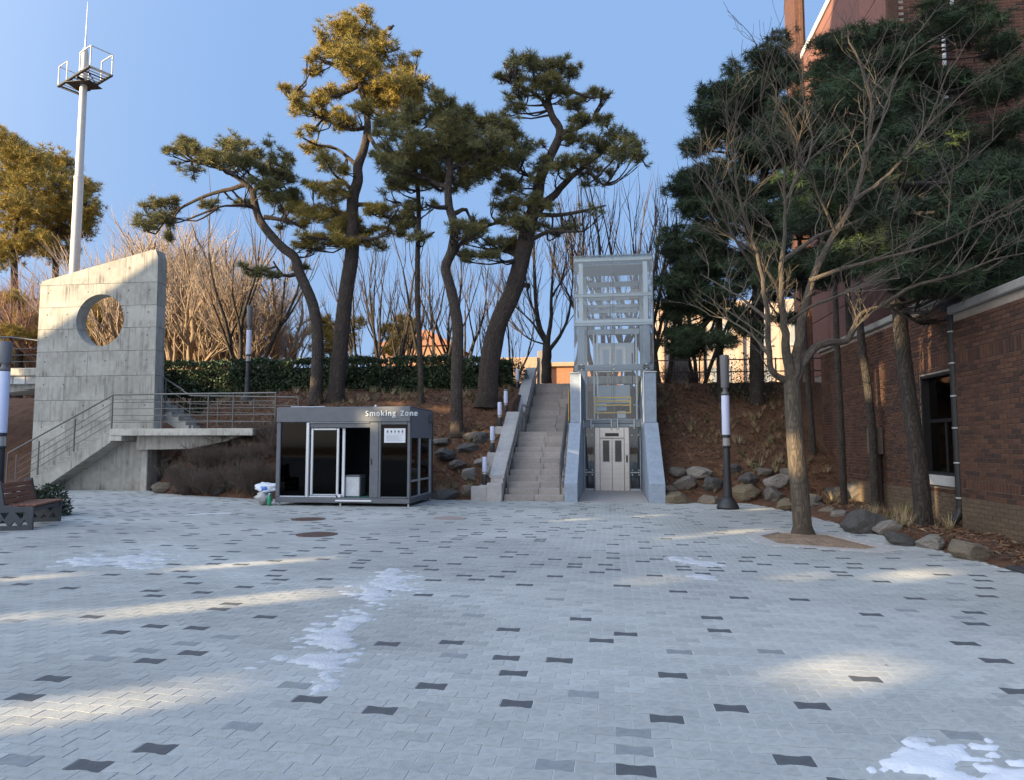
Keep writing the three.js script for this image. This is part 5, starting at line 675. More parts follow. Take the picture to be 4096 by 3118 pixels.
pine('pine_tree', 'pine leaning left above the landing, with bent trunk and low spreading crown', -24, [[731, 1590], [740, 1350], [720, 1200], [665, 1070], [645, 1005], [590, 960], [520, 880], [490, 820], [472, 740], [440, 700], [395, 668], [340, 640]], [0.23, 0.21, 0.2, 0.19, 0.18, 0.17, 0.16, 0.15, 0.12, 0.1, 0.08, 0.05],
  [[[450, 705], [380, 725], [300, 745], [200, 790], [130, 830], [80, 880]], [[395, 668], [330, 625], [250, 620], [180, 590]], [[520, 840], [590, 850], [650, 870], [700, 900]], [[472, 740], [520, 700], [590, 690], [600, 640]], [[660, 1070], [600, 1080], [560, 1020]], [[480, 800], [420, 790], [330, 800]]],
  [[165, 570, 55, 28], [215, 545, 45, 35], [380, 545, 55, 60], [330, 610, 100, 34], [220, 650, 70, 22], [270, 590, 60, 35], [480, 590, 50, 45], [440, 620, 60, 40], [600, 600, 45, 60], [590, 680, 65, 45], [570, 760, 75, 55], [560, 640, 60, 40], [430, 785, 45, 28], [310, 800, 42, 24], [130, 790, 55, 30], [60, 800, 40, 26], [90, 860, 75, 32], [125, 920, 22, 28], [40, 880, 40, 30], [640, 860, 50, 36], [520, 720, 50, 40], [670, 1050, 28, 16], [500, 1070, 65, 26], [700, 960, 40, 26], [640, 760, 50, 40]], 11, PINE);
pine('pine_tree', 'tallest pine, its sunlit golden crown standing highest in the picture', -24.5, [[811, 1590], [830, 1400], [845, 1250], [860, 1120], [880, 1000], [882, 880], [885, 760], [905, 690], [905, 630], [930, 560], [945, 470], [935, 380], [912, 290], [900, 150], [915, 70]], [0.32, 0.3, 0.28, 0.27, 0.26, 0.24, 0.22, 0.2, 0.18, 0.16, 0.14, 0.12, 0.1, 0.06, 0.03],
  [[[905, 640], [860, 590], [790, 550], [700, 545]], [[885, 740], [840, 690], [780, 700], [720, 720]], [[945, 470], [880, 480], [800, 450], [700, 400]], [[935, 380], [1000, 420], [1080, 440]], [[945, 500], [1000, 580], [1040, 600]], [[912, 290], [980, 310], [1060, 300], [1150, 280]], [[905, 300], [830, 340], [720, 345], [610, 320]], [[885, 790], [960, 790], [1020, 840], [1080, 860]], [[885, 850], [820, 830], [740, 830]], [[905, 200], [850, 160], [790, 150]], [[905, 220], [970, 190], [1030, 150]], [[880, 920], [960, 930], [1040, 900]]],
  [[865, 95, 70, 60], [830, 75, 40, 38], [955, 105, 72, 58], [1030, 130, 36, 36], [785, 145, 42, 38], [860, 185, 85, 48], [970, 195, 90, 58], [1095, 230, 46, 42], [1150, 290, 42, 42], [1060, 300, 85, 58], [980, 310, 70, 50], [900, 260, 60, 40], [727, 190, 22, 18], [740, 240, 34, 22], [600, 318, 18, 10], [650, 340, 26, 28], [675, 400, 48, 34], [740, 360, 34, 24], [800, 340, 46, 32], [760, 430, 48, 26], [830, 430, 46, 34], [870, 465, 32, 18], [1010, 370, 78, 42], [1100, 370, 58, 42], [1040, 440, 58, 30], [930, 400, 40, 30], [700, 490, 26, 18], [720, 560, 36, 26], [780, 620, 48, 34], [850, 650, 22, 16], [740, 720, 36, 20], [800, 750, 66, 30], [700, 830, 55, 36], [780, 820, 62, 34], [895, 900, 66, 36], [830, 880, 56, 42], [1000, 820, 52, 40], [1080, 860, 42, 36], [1030, 905, 46, 24], [950, 950, 52, 26], [700, 940, 38, 34], [760, 950, 40, 26], [640, 810, 40, 26], [860, 950, 40, 26], [1040, 600, 36, 22]], 12, SUNLIT_PINE);
pine('pine_tree', 'slender straight pine with bare thin trunk standing between the tallest pine and the dark-crowned pine', -24, [[1165, 1600], [1160, 1400], [1150, 1200], [1150, 1000], [1155, 850], [1150, 700], [1140, 620]], [0.11, 0.1, 0.1, 0.095, 0.09, 0.08, 0.05], [[[1155, 860], [1120, 820], [1080, 780]], [[1150, 940], [1190, 920], [1220, 900]]], [[1130, 800, 46, 34], [1080, 690, 46, 36], [1150, 930, 46, 24], [1100, 880, 46, 28], [1180, 700, 70, 36], [1120, 620, 70, 44], [1060, 720, 42, 28], [1200, 790, 34, 26]], 13, PINE, 75);
pine('pine_tree', 'middle pine with dark dense rounded crown and slightly curved trunk', -22.2, [[1312, 1720], [1310, 1500], [1315, 1300], [1290, 1150], [1265, 1050], [1290, 980], [1302, 880], [1280, 800], [1275, 720], [1282, 640], [1270, 560], [1255, 480], [1242, 370]], [0.21, 0.2, 0.19, 0.18, 0.17, 0.165, 0.15, 0.14, 0.13, 0.11, 0.09, 0.07, 0.03],
  [[[1275, 720], [1200, 690], [1100, 640], [1040, 620]], [[1282, 640], [1380, 600], [1480, 560], [1530, 500]], [[1270, 560], [1180, 520], [1110, 460]], [[1265, 540], [1350, 480], [1440, 450]], [[1290, 830], [1350, 810], [1370, 870]], [[1280, 800], [1220, 800], [1180, 780]], [[1290, 1000], [1340, 940], [1400, 900]]],
  [[1240, 345, 24, 24], [1262, 362, 26, 14], [1330, 420, 58, 38], [1220, 420, 66, 48], [1130, 440, 66, 50], [1060, 500, 66, 56], [1150, 540, 86, 56], [1260, 520, 95, 58], [1380, 500, 78, 58], [1470, 460, 64, 42], [1530, 470, 40, 42], [1480, 540, 78, 50], [1390, 590, 95, 46], [1280, 610, 86, 40], [1120, 620, 86, 46], [1040, 640, 56, 40], [1190, 690, 86, 38], [1500, 610, 66, 46], [1430, 660, 76, 38], [1340, 700, 56, 36], [1010, 570, 40, 40], [1290, 460, 60, 40], [1330, 880, 40, 22], [1400, 900, 46, 28], [1200, 580, 70, 45], [1330, 560, 70, 45]], 14, PINE, 100);
{ const p = pine('pine_tree', 'thick-trunked pine leaning right beside the granite stairs, with open ragged crown', -24, [[1435, 1600], [1445, 1450], [1480, 1280], [1540, 1150], [1580, 1000], [1605, 880], [1640, 770], [1655, 680], [1695, 590], [1735, 490], [1700, 420], [1682, 330], [1685, 230], [1690, 190]], [0.38, 0.36, 0.34, 0.33, 0.3, 0.27, 0.22, 0.19, 0.17, 0.15, 0.12, 0.1, 0.07, 0.04],
  [Object.assign([[1625, 830], [1690, 770], [1760, 695], [1840, 630], [1940, 560], [2040, 560]], { w: 0.19 }), [[1735, 490], [1800, 480], [1870, 440], [1930, 470]], [[1690, 400], [1640, 340], [1570, 300], [1510, 270]], [[1685, 330], [1760, 320], [1860, 350], [1930, 335]], [[1650, 700], [1590, 660], [1540, 620]], [[1600, 900], [1500, 860], [1420, 890], [1370, 940]], [[1590, 950], [1680, 900], [1760, 900], [1830, 900]], [[1625, 830], [1740, 830], [1860, 810], [1920, 790]], [[1575, 1010], [1480, 970], [1400, 1000]], [[1845, 625], [1880, 680], [1920, 710]], [[1590, 1120], [1610, 1120], [1600, 1140]]],
  [[1570, 190, 42, 24], [1520, 215, 28, 18], [1490, 265, 18, 12], [1550, 265, 46, 36], [1630, 220, 64, 36], [1700, 235, 66, 46], [1775, 250, 42, 46], [1650, 310, 76, 46], [1560, 350, 46, 36], [1540, 400, 44, 26], [1740, 330, 54, 36], [1800, 380, 52, 26], [1865, 340, 44, 20], [1930, 340, 24, 14], [1830, 440, 46, 34], [1900, 450, 36, 26], [1960, 500, 54, 34], [2040, 540, 44, 26], [2060, 600, 34, 38], [1980, 590, 64, 46], [1890, 560, 64, 44], [1800, 520, 64, 34], [1820, 620, 74, 42], [1900, 680, 54, 34], [1600, 560, 54, 46], [1640, 640, 54, 36], [1560, 620, 46, 36], [1600, 700, 86, 46], [1520, 730, 56, 36], [1730, 640, 44, 26], [1620, 780, 60, 50], [1500, 800, 54, 30], [1560, 870, 70, 44], [1650, 880, 50, 30], [1420, 880, 54, 34], [1380, 930, 54, 34], [1480, 950, 64, 34], [1350, 1005, 42, 28], [1720, 900, 52, 22], [1780, 885, 44, 18], [1850, 820, 50, 18], [1420, 1000, 50, 24], [1540, 960, 50, 26]], 15, PINE, 80); }
{ // a bird on the tallest pine
  const p = at(...Q(1035, 74), -24.2), g = gb(); const s = (x, y, z, a, b, c) => { const k = new THREE.SphereGeometry(1, 14, 10); k.scale(a, b, c); k.translate(p.x + x, p.y + y, p.z + z); g.geo(k); }; s(0, 0.1, 0, 0.13, 0.085, 0.08); s(0.12, 0.17, 0, 0.055, 0.05, 0.05); const b = new THREE.ConeGeometry(0.02, 0.08, 6); b.rotateZ(-1.57); b.translate(p.x + 0.2, p.y + 0.165, p.z); g.geo(b); g.prism([[p.x - 0.08, p.y + 0.1], [p.x - 0.36, p.y - 0.1], [p.x - 0.32, p.y - 0.12], [p.x - 0.05, p.y + 0.05]], 'z', p.z - 0.025, p.z + 0.025); g.tube([V(p.x + 0.02, p.y + 0.03, p.z), V(p.x + 0.03, p.y - 0.08, p.z)], 0.008, 5); solo('bird', g, M([0.02, 0.02, 0.024], 0.6), 'small black bird perched at the top right of the tallest pine', 'bird');
}
// leafless trees: limbs that fork and climb
function grow(g, gt, p, d, len, rad, lev, o, r) {
  const n = 4, pts = [p.clone()], q = p.clone(), dir = d.clone(); for (let i = 0; i < n; i++) { dir.add(V((r() - 0.5) * o.wob, (r() - 0.5) * o.wob * 0.6 + o.up * 0.12, (r() - 0.5) * o.wob)).normalize(); q.addScaledVector(dir, len / n); pts.push(q.clone()); }
  const end = lev === 0 ? 0.003 : rad * 0.62; if (lev === 1) rad *= o.thin ?? 1; (lev >= o.split ? g : gt).tube(pts, pts.map((_, i) => lerp(rad, end, i / n)), lev >= 3 ? 7 : lev >= 2 ? 5 : 3, false);
  if (lev === 0) return; const kids = o.kids[lev] ?? 3; for (let k = 0; k < kids; k++) { const t = k === 0 ? n : Math.min(n, 1 + ((r() * n) | 0)), s = pts[t], a = r() * 6.283, sp = (k === 0 ? 0.35 : 1) * o.spread * (0.7 + 0.6 * r()), side = V(Math.cos(a), 0.15, Math.sin(a)); const nd = dir.clone().multiplyScalar(1).addScaledVector(side, sp).normalize(); grow(g, gt, s, nd, len * o.shrink * (0.75 + 0.45 * r()), (k === 0 ? 0.68 : 0.52) * rad * (1.05 - 0.1 * t / n), lev - 1, o, r); }
}
function bareTree(name, label, group, o, bark, twig) { const r = RNG(o.seed), t = thing(name, label, 'leafless tree', [0, 0, 0], group), g = gb(), gt = gb(); const stems = o.stems ?? 1; for (let s = 0; s < stems; s++) { const a = (s / stems) * 6.28 + r(), lean = stems > 1 ? o.lean * (0.6 + 0.6 * r()) : 0.03; grow(g, gt, V(Math.cos(a) * 0.12 * (stems > 1), -0.2, Math.sin(a) * 0.12 * (stems > 1)), V(Math.cos(a) * lean, 1, Math.sin(a) * lean).normalize(), o.len, o.rad, o.lev, o, r); } part(t, 'trunk', g, bark); part(t, 'crown', gt, twig); return t; }
function stand(protos, spots) { const placed = new Set(); for (const [k, x, z, s, turn, label, sy] of spots) { const base = protos[k]; const o = placed.has(k) ? base.clone() : base; if (placed.has(k)) { o.name = numbered(base.name.replace(/_\d+$/, '')); o.userData = { ...base.userData, label }; scene.add(o); } else o.userData = { ...base.userData, label }; placed.add(k); o.position.set(x, T(x, z), z); o.rotation.y = turn; o.scale.set(s, s * (sy ?? 1), s); } }
const ORD = ['first', 'second', 'third', 'fourth', 'fifth', 'sixth', 'seventh', 'eighth', 'ninth', 'tenth', 'eleventh', 'twelfth', 'thirteenth', 'fourteenth', 'fifteenth', 'sixteenth', 'seventeenth', 'eighteenth', 'nineteenth', 'twentieth', 'twenty-first', 'twenty-second', 'twenty-third', 'twenty-fourth'];
{ // sunlit tan thicket of trees behind the slab and the hedge
  const kids = { 5: 3, 4: 5, 3: 5, 2: 5, 1: 4 }, o = (seed) => ({ seed, stems: 3, lean: 0.4, len: 2.4, rad: 0.14, lev: 4, split: 2, wob: 0.5, up: 0.62, spread: 0.62, shrink: 0.72, thin: 0.5, kids });
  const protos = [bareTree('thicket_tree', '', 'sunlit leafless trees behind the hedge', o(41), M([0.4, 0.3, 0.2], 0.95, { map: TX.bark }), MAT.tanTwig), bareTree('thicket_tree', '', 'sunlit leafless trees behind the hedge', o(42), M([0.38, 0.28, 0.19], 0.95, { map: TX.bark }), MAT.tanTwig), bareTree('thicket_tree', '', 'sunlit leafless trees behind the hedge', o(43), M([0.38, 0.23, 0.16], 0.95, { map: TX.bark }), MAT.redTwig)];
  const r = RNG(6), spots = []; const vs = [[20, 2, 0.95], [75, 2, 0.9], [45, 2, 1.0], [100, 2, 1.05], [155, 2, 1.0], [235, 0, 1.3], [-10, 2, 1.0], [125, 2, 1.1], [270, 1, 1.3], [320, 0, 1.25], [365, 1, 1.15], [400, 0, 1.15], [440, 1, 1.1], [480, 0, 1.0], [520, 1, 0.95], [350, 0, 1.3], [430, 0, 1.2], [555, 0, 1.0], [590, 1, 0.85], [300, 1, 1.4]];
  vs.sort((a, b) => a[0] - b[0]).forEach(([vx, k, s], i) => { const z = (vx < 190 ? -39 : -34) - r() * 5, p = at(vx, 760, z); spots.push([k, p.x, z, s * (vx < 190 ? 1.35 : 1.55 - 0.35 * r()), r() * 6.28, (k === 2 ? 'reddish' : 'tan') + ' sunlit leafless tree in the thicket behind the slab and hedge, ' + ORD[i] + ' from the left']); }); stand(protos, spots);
}
{ // dark leafless trees with upswept stems behind the pines and the lift
  const kids = { 4: 3, 3: 3, 2: 4, 1: 3 }, o = (seed, stems) => ({ seed, stems, lean: 0.42, len: 3.0, rad: 0.1, lev: 3, split: 2, wob: 0.26, up: 1.0, spread: 0.46, shrink: 0.74, thin: 0.6, kids: { 3: 3, 2: 3, 1: 4 } });
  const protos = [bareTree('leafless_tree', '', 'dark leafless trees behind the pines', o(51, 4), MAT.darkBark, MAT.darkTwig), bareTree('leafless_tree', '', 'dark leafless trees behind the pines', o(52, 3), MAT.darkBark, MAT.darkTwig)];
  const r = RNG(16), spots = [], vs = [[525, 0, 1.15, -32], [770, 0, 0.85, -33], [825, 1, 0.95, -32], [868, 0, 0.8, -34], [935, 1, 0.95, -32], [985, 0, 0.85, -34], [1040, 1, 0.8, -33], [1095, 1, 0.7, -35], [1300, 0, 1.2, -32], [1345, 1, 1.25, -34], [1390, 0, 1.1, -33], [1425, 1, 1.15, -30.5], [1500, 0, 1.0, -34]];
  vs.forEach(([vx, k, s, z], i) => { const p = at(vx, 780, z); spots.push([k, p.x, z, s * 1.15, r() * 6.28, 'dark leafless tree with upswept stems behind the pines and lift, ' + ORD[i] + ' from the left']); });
  stand(protos, spots);
  // the leafless tree at the head of the granite stairs
  const p = at(1175, 826, -30.4), t = thing('leafless_tree', 'dark forked leafless tree at the head of the granite stairs, left of the lift', 'leafless tree', [0, 0, 0]), g = gb(), gt = gb(), rr = RNG(99), A = (x, y, dz = 0) => at(x, y, -30.4 + dz);
  const L2 = [[[1178, 826], [1178, 780], [1180, 745]], [[1180, 745], [1160, 690], [1152, 600], [1150, 520], [1148, 470]], [[1180, 745], [1188, 680], [1190, 600], [1196, 520]], [[1180, 760], [1205, 725], [1222, 690], [1232, 640], [1236, 560]], [[1178, 745], [1150, 700], [1120, 670], [1100, 650]], [[1160, 690], [1140, 640], [1128, 560], [1122, 500]], [[1190, 640], [1215, 590], [1222, 520]], [[1180, 745], [1140, 730], [1105, 700]]], R2 = [[0.24, 0.2], [0.13, 0.03], [0.12, 0.03], [0.11, 0.02], [0.07, 0.015], [0.06, 0.015], [0.06, 0.015], [0.05, 0.01]];
  L2.forEach((l, i) => { const q = limb(g, l.map(([x, y], j) => A(x, y, i ? j * (rr() - 0.5) * 0.6 : 0)), R2[i][0], R2[i][1], 8, 0.05, rr); if (i) for (let k = 0; k < 9; k++) { const j = 2 + ((rr() * (q.length - 3)) | 0), d = q[j + 1] ? q[Math.min(j + 1, q.length - 1)].clone().sub(q[j - 1]).normalize() : V(0, 1, 0); d.add(V((rr() - 0.5) * 1.1, 0.2, (rr() - 0.5) * 1.1)).normalize(); grow(g, gt, q[j], d, 1.0 + rr() * 0.9, 0.022, 2, { wob: 0.3, up: 0.7, spread: 0.55, shrink: 0.7, kids: { 2: 3, 1: 3 }, split: 9 }, rr); } });
  part(t, 'trunk', g, MAT.darkBark); part(t, 'crown', gt, MAT.darkTwig);
}
{ // sunlit pines far left and beyond the hedge, sun warmth in their needle colour
  const far = (label, z, pads, trunks, seed, pal = SUNLIT_PINE) => { const t = thing('far_pine', label, 'pine tree'), g = gb(), r = RNG(seed), k = (-z / 690) / 2.1553 * 1.12, sk = []; for (const l of trunks) { const pp = l.map(([x, y]) => at(x, y, z)); pp[0].y = T(pp[0].x, z) - 0.1; sk.push(...limb(g, pp, 0.3, 0.08, 7, 0.1, r)); } const w = pads.map(([x, y, a, b]) => [at(x, y, z + (r() - 0.5) * 3), V(a * k, b * k, (a + b) * 0.4 * k)]); twigs(g, sk, w, 0.08, r); part(t, 'trunk', g, MAT.pineBark); foliage(t, w, TUFT[0], 44, pal, seed, 1.5); return t; };
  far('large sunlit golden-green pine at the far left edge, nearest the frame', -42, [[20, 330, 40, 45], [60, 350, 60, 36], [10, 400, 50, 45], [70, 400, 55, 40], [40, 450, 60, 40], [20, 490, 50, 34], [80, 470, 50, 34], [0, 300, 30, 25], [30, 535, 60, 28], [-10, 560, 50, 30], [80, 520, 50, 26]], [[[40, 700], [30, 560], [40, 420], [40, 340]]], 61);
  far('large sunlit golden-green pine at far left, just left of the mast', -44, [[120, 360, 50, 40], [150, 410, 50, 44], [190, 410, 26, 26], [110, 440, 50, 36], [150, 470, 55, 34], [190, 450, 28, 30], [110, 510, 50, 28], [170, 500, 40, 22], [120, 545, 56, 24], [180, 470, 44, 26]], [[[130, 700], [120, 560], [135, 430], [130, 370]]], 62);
  far('low sunlit golden pine branches beyond the footbridge at far left', -38, [[20, 650, 50, 22], [60, 690, 46, 20], [20, 720, 46, 18], [80, 730, 30, 16], [50, 770, 36, 14]], [[[40, 790], [44, 700], [40, 650]]], 63);
  far('sunlit golden pine seen through the round hole of the slab', -37, [[190, 690, 30, 22], [200, 720, 28, 20], [225, 660, 30, 20], [185, 740, 26, 16], [230, 690, 22, 16]], [[[216, 780], [215, 700], [214, 640]]], 64);
  far('low sunlit golden pine beyond the hedge, behind the tallest pine trunk', -40, [[700, 715, 40, 22], [730, 735, 40, 24], [710, 755, 46, 16], [770, 700, 22, 12], [690, 690, 22, 10]], [[[715, 790], [716, 740], [715, 700]]], 65);
  far('sunlit golden pine beyond the hedge between the slender pine and the tall pine', -41, [[850, 715, 36, 20], [870, 740, 36, 20], [885, 700, 24, 12], [840, 760, 30, 12], [870, 690, 20, 8]], [[[862, 790], [862, 735], [866, 700]]], 66);
  far('pale sunlit golden pine beyond the hedge just right of the hedge lamp', -43, [[590, 760, 30, 12], [620, 740, 26, 14], [600, 720, 20, 10], [560, 745, 20, 14]], [[[600, 790], [602, 750], [603, 715]]], 67);
}
{ // the hedge
  const t = thing('hedge', 'clipped dark green hedge running along the top of the bank behind the pines', 'hedge'), r = RNG(71), list = [], cols = [], x0 = -19.5, x1 = -3.95, z0 = -27.9, z1 = -26.9; const leaf = gb(); leaf.tri([0, 0, 0], [0.035, 0.05, 0.01], [0, 0.12, 0]); leaf.tri([0, 0, 0], [0, 0.12, 0], [-0.035, 0.05, 0.01]); const LG = leaf.done(), q = new THREE.Quaternion(), e = new THREE.Euler();
  for (let i = 0; i < 26000; i++) { const x = lerp(x0, x1, r()), face = r(); let y, z; const top = 5.08 + 0.1 * fbm(x * 1.3, 1, 2, 3) - 0.2 * sm(x, -6, -4), b = T(x, -27) - 0.05; if (face < 0.3) { y = top - r() * 0.12; z = lerp(z0, z1, r()); } else { y = lerp(b, top, Math.pow(r(), 0.9)); z = z1 + 0.1 * fbm(x * 2, y * 2, 0, 3) - 0.22 * Math.pow(r(), 2); } if (fbm(x * 2.5, y * 2.5, z * 2, 2) < -0.17 && r() < 0.8) continue; e.set(r() * 6.28, r() * 6.28, r() * 6.28); const s = 0.7 + 0.7 * r(); list.push(new THREE.Matrix4().compose(V(x, y, z), q.setFromEuler(e), V(s, s, s))); const k = 0.6 + 0.9 * r(); cols.push(r() < 0.05 ? L(0.09, 0.11, 0.03) : L(0.055 * k, 0.085 * k, 0.04 * k)); }
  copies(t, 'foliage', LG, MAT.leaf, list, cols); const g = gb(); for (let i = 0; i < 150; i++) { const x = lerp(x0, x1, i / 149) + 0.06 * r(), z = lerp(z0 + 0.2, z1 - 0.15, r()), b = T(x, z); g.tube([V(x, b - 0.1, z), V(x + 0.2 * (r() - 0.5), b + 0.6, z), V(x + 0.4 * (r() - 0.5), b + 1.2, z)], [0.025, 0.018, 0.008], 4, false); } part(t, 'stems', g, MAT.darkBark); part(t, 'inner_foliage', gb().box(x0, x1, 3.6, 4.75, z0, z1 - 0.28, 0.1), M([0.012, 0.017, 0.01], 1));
}
// evergreens on the right
function droopTree(label, z, trunk, radii, pads, seed, dens = 52) {
  const t = thing('evergreen_tree', label, 'evergreen tree'), g = gb(), r = RNG(seed), pp = trunk.map(([x, y]) => at(x, y, z)); pp[0].y = T(pp[0].x, z) - 0.1; const q = spline(pp, 4); g.tube(q, q.map((_, i) => pl(i / (q.length - 1), radii.map((v, k) => [k / (radii.length - 1), v]))), 10); const k = (-z / 690) / 2.1553 * 1.06, w = [], sk = q.slice((q.length * 0.3) | 0);
  for (const [cx, cy, rx, ry, n, dz] of pads) for (let i = 0; i < n; i++) { let a, b; do { a = r() * 2 - 1; b = r() * 2 - 1; } while (a * a + b * b > 1); const s = 0.75 + 0.6 * r(); w.push([at(cx + a * rx, cy + b * ry, z + (r() - 0.5) * (dz ?? 3)), V(30 * k * s, 15 * k * s, 30 * k * s), 0.7 + 0.6 * r()]); }
  twigs(g, sk, w, 0.05, r); part(t, 'trunk', g, MAT.darkBark); foliage(t, w, TUFTW, dens, DEEP, seed, 1); return t;
}
droopTree('evergreen at the top of the right bank nearest the lift, with thin twin stems', -25.4, [[1553, 826], [1550, 700], [1545, 560], [1560, 420], [1570, 300]], [0.14, 0.12, 0.1, 0.07, 0.03], [[1545, 640, 90, 110, 18], [1520, 480, 80, 110, 26], [1560, 330, 80, 110, 24], [1590, 220, 60, 80, 12], [1475, 500, 40, 140, 16], [1470, 690, 40, 60, 9], [1500, 600, 60, 90, 12], [1510, 740, 50, 40, 6]], 81);
droopTree('evergreen with thick dark trunk and tall pointed crown at the top of the right bank', -25, [[1630, 826], [1632, 700], [1640, 520], [1650, 330], [1660, 120], [1665, 60]], [0.26, 0.23, 0.19, 0.13, 0.06, 0.02], [[1640, 600, 90, 130, 18], [1640, 430, 100, 120, 26], [1640, 270, 80, 110, 22], [1650, 150, 50, 90, 14], [1700, 320, 70, 100, 14]], 82);
droopTree('slim evergreen behind the leafless tree, its trunk rising from the dark bank', -21.6, [[1755, 1068], [1748, 900], [1735, 740], [1725, 560], [1720, 380]], [0.1, 0.09, 0.085, 0.07, 0.03], [[1730, 480, 90, 120, 32], [1720, 320, 80, 120, 26], [1760, 600, 80, 50, 10], [1640, 520, 70, 90, 12]], 83);
droopTree('slim evergreen in the bed, second trunk right of the leafless tree', -18.4, [[1820, 1092], [1812, 900], [1803, 720], [1800, 560], [1805, 360]], [0.085, 0.08, 0.075, 0.06, 0.025], [[1810, 480, 100, 110, 32], [1820, 350, 90, 90, 24], [1840, 240, 80, 80, 14]], 84);
droopTree('evergreen with pale sunlit patch on its trunk before the meter box', -17.7, [[1888, 1098], [1878, 900], [1855, 720], [1850, 560], [1860, 360]], [0.1, 0.095, 0.09, 0.07, 0.03], [[1890, 500, 100, 100, 32], [1900, 390, 90, 80, 26], [1870, 280, 80, 70, 16], [1960, 440, 60, 90, 16]], 85);
droopTree('evergreen with the thickest trunk standing close to the brick wall window', -14.2, [[1992, 1138], [1980, 1000], [1955, 830], [1938, 670], [1930, 520], [1940, 400]], [0.17, 0.155, 0.145, 0.13, 0.09, 0.04], [[2070, 520, 150, 90, 46, 4], [1960, 520, 90, 90, 24], [2150, 420, 90, 70, 26], [2010, 390, 100, 70, 22], [2170, 540, 70, 90, 26], [2170, 430, 50, 60, 12], [2020, 600, 90, 30, 8], [2055, 680, 30, 24, 2]], 86);
droopTree('slim evergreen hard against the brick wall behind the others', -20.6, [[1862, 1078], [1850, 900], [1830, 700], [1830, 480], [1860, 200], [1880, 60]], [0.11, 0.1, 0.09, 0.075, 0.05, 0.02], [[1870, 220, 70, 90, 10], [1950, 180, 70, 70, 9], [1900, 130, 90, 80, 18], [1960, 300, 110, 90, 30], [2050, 50, 130, 40, 10], [1790, 180, 80, 100, 18], [2090, 360, 100, 50, 18], [1960, 190, 60, 80, 12], [2110, 130, 110, 80, 12], [2170, 250, 50, 80, 8]], 87);
{ // sprays before the evergreens, coloured lime in place of sunlight on the needles
  const t = thing('sun_tinted_sprays', 'lime-green sprays, sunlight put into their colour, among the dark evergreens at the right edge', 'evergreen tree'), r = RNG(88), w = [], g = gb(); for (const [x, y, z, s] of [[1690, 380, -17, 22], [2060, 305, -16, 20], [2085, 395, -16, 26], [2130, 490, -16, 30], [2060, 490, -16, 20], [1842, 520, -17, 14], [2150, 530, -15, 26], [1725, 430, -18, 14], [2070, 620, -15, 18], [2150, 380, -16, 30], [2190, 400, -16, 22], [1660, 530, -18, 12]]) { const c = at(x, y, z); w.push([c, V(0.016 * s, 0.008 * s, 0.016 * s), 0.8 + 0.5 * r()]); const e = at(x + 30, y + 60, z - 0.6); g.tube([e, e.clone().lerp(c, 0.5).add(V(0, -0.05, 0)), c], [0.02, 0.014, 0.006], 4, false); }
  part(t, 'branches', g, MAT.darkBark); foliage(t, w, TUFTW, 60, [[0.1, 0.14, 0.035], [0.07, 0.11, 0.03]], 88, 0.55);
}
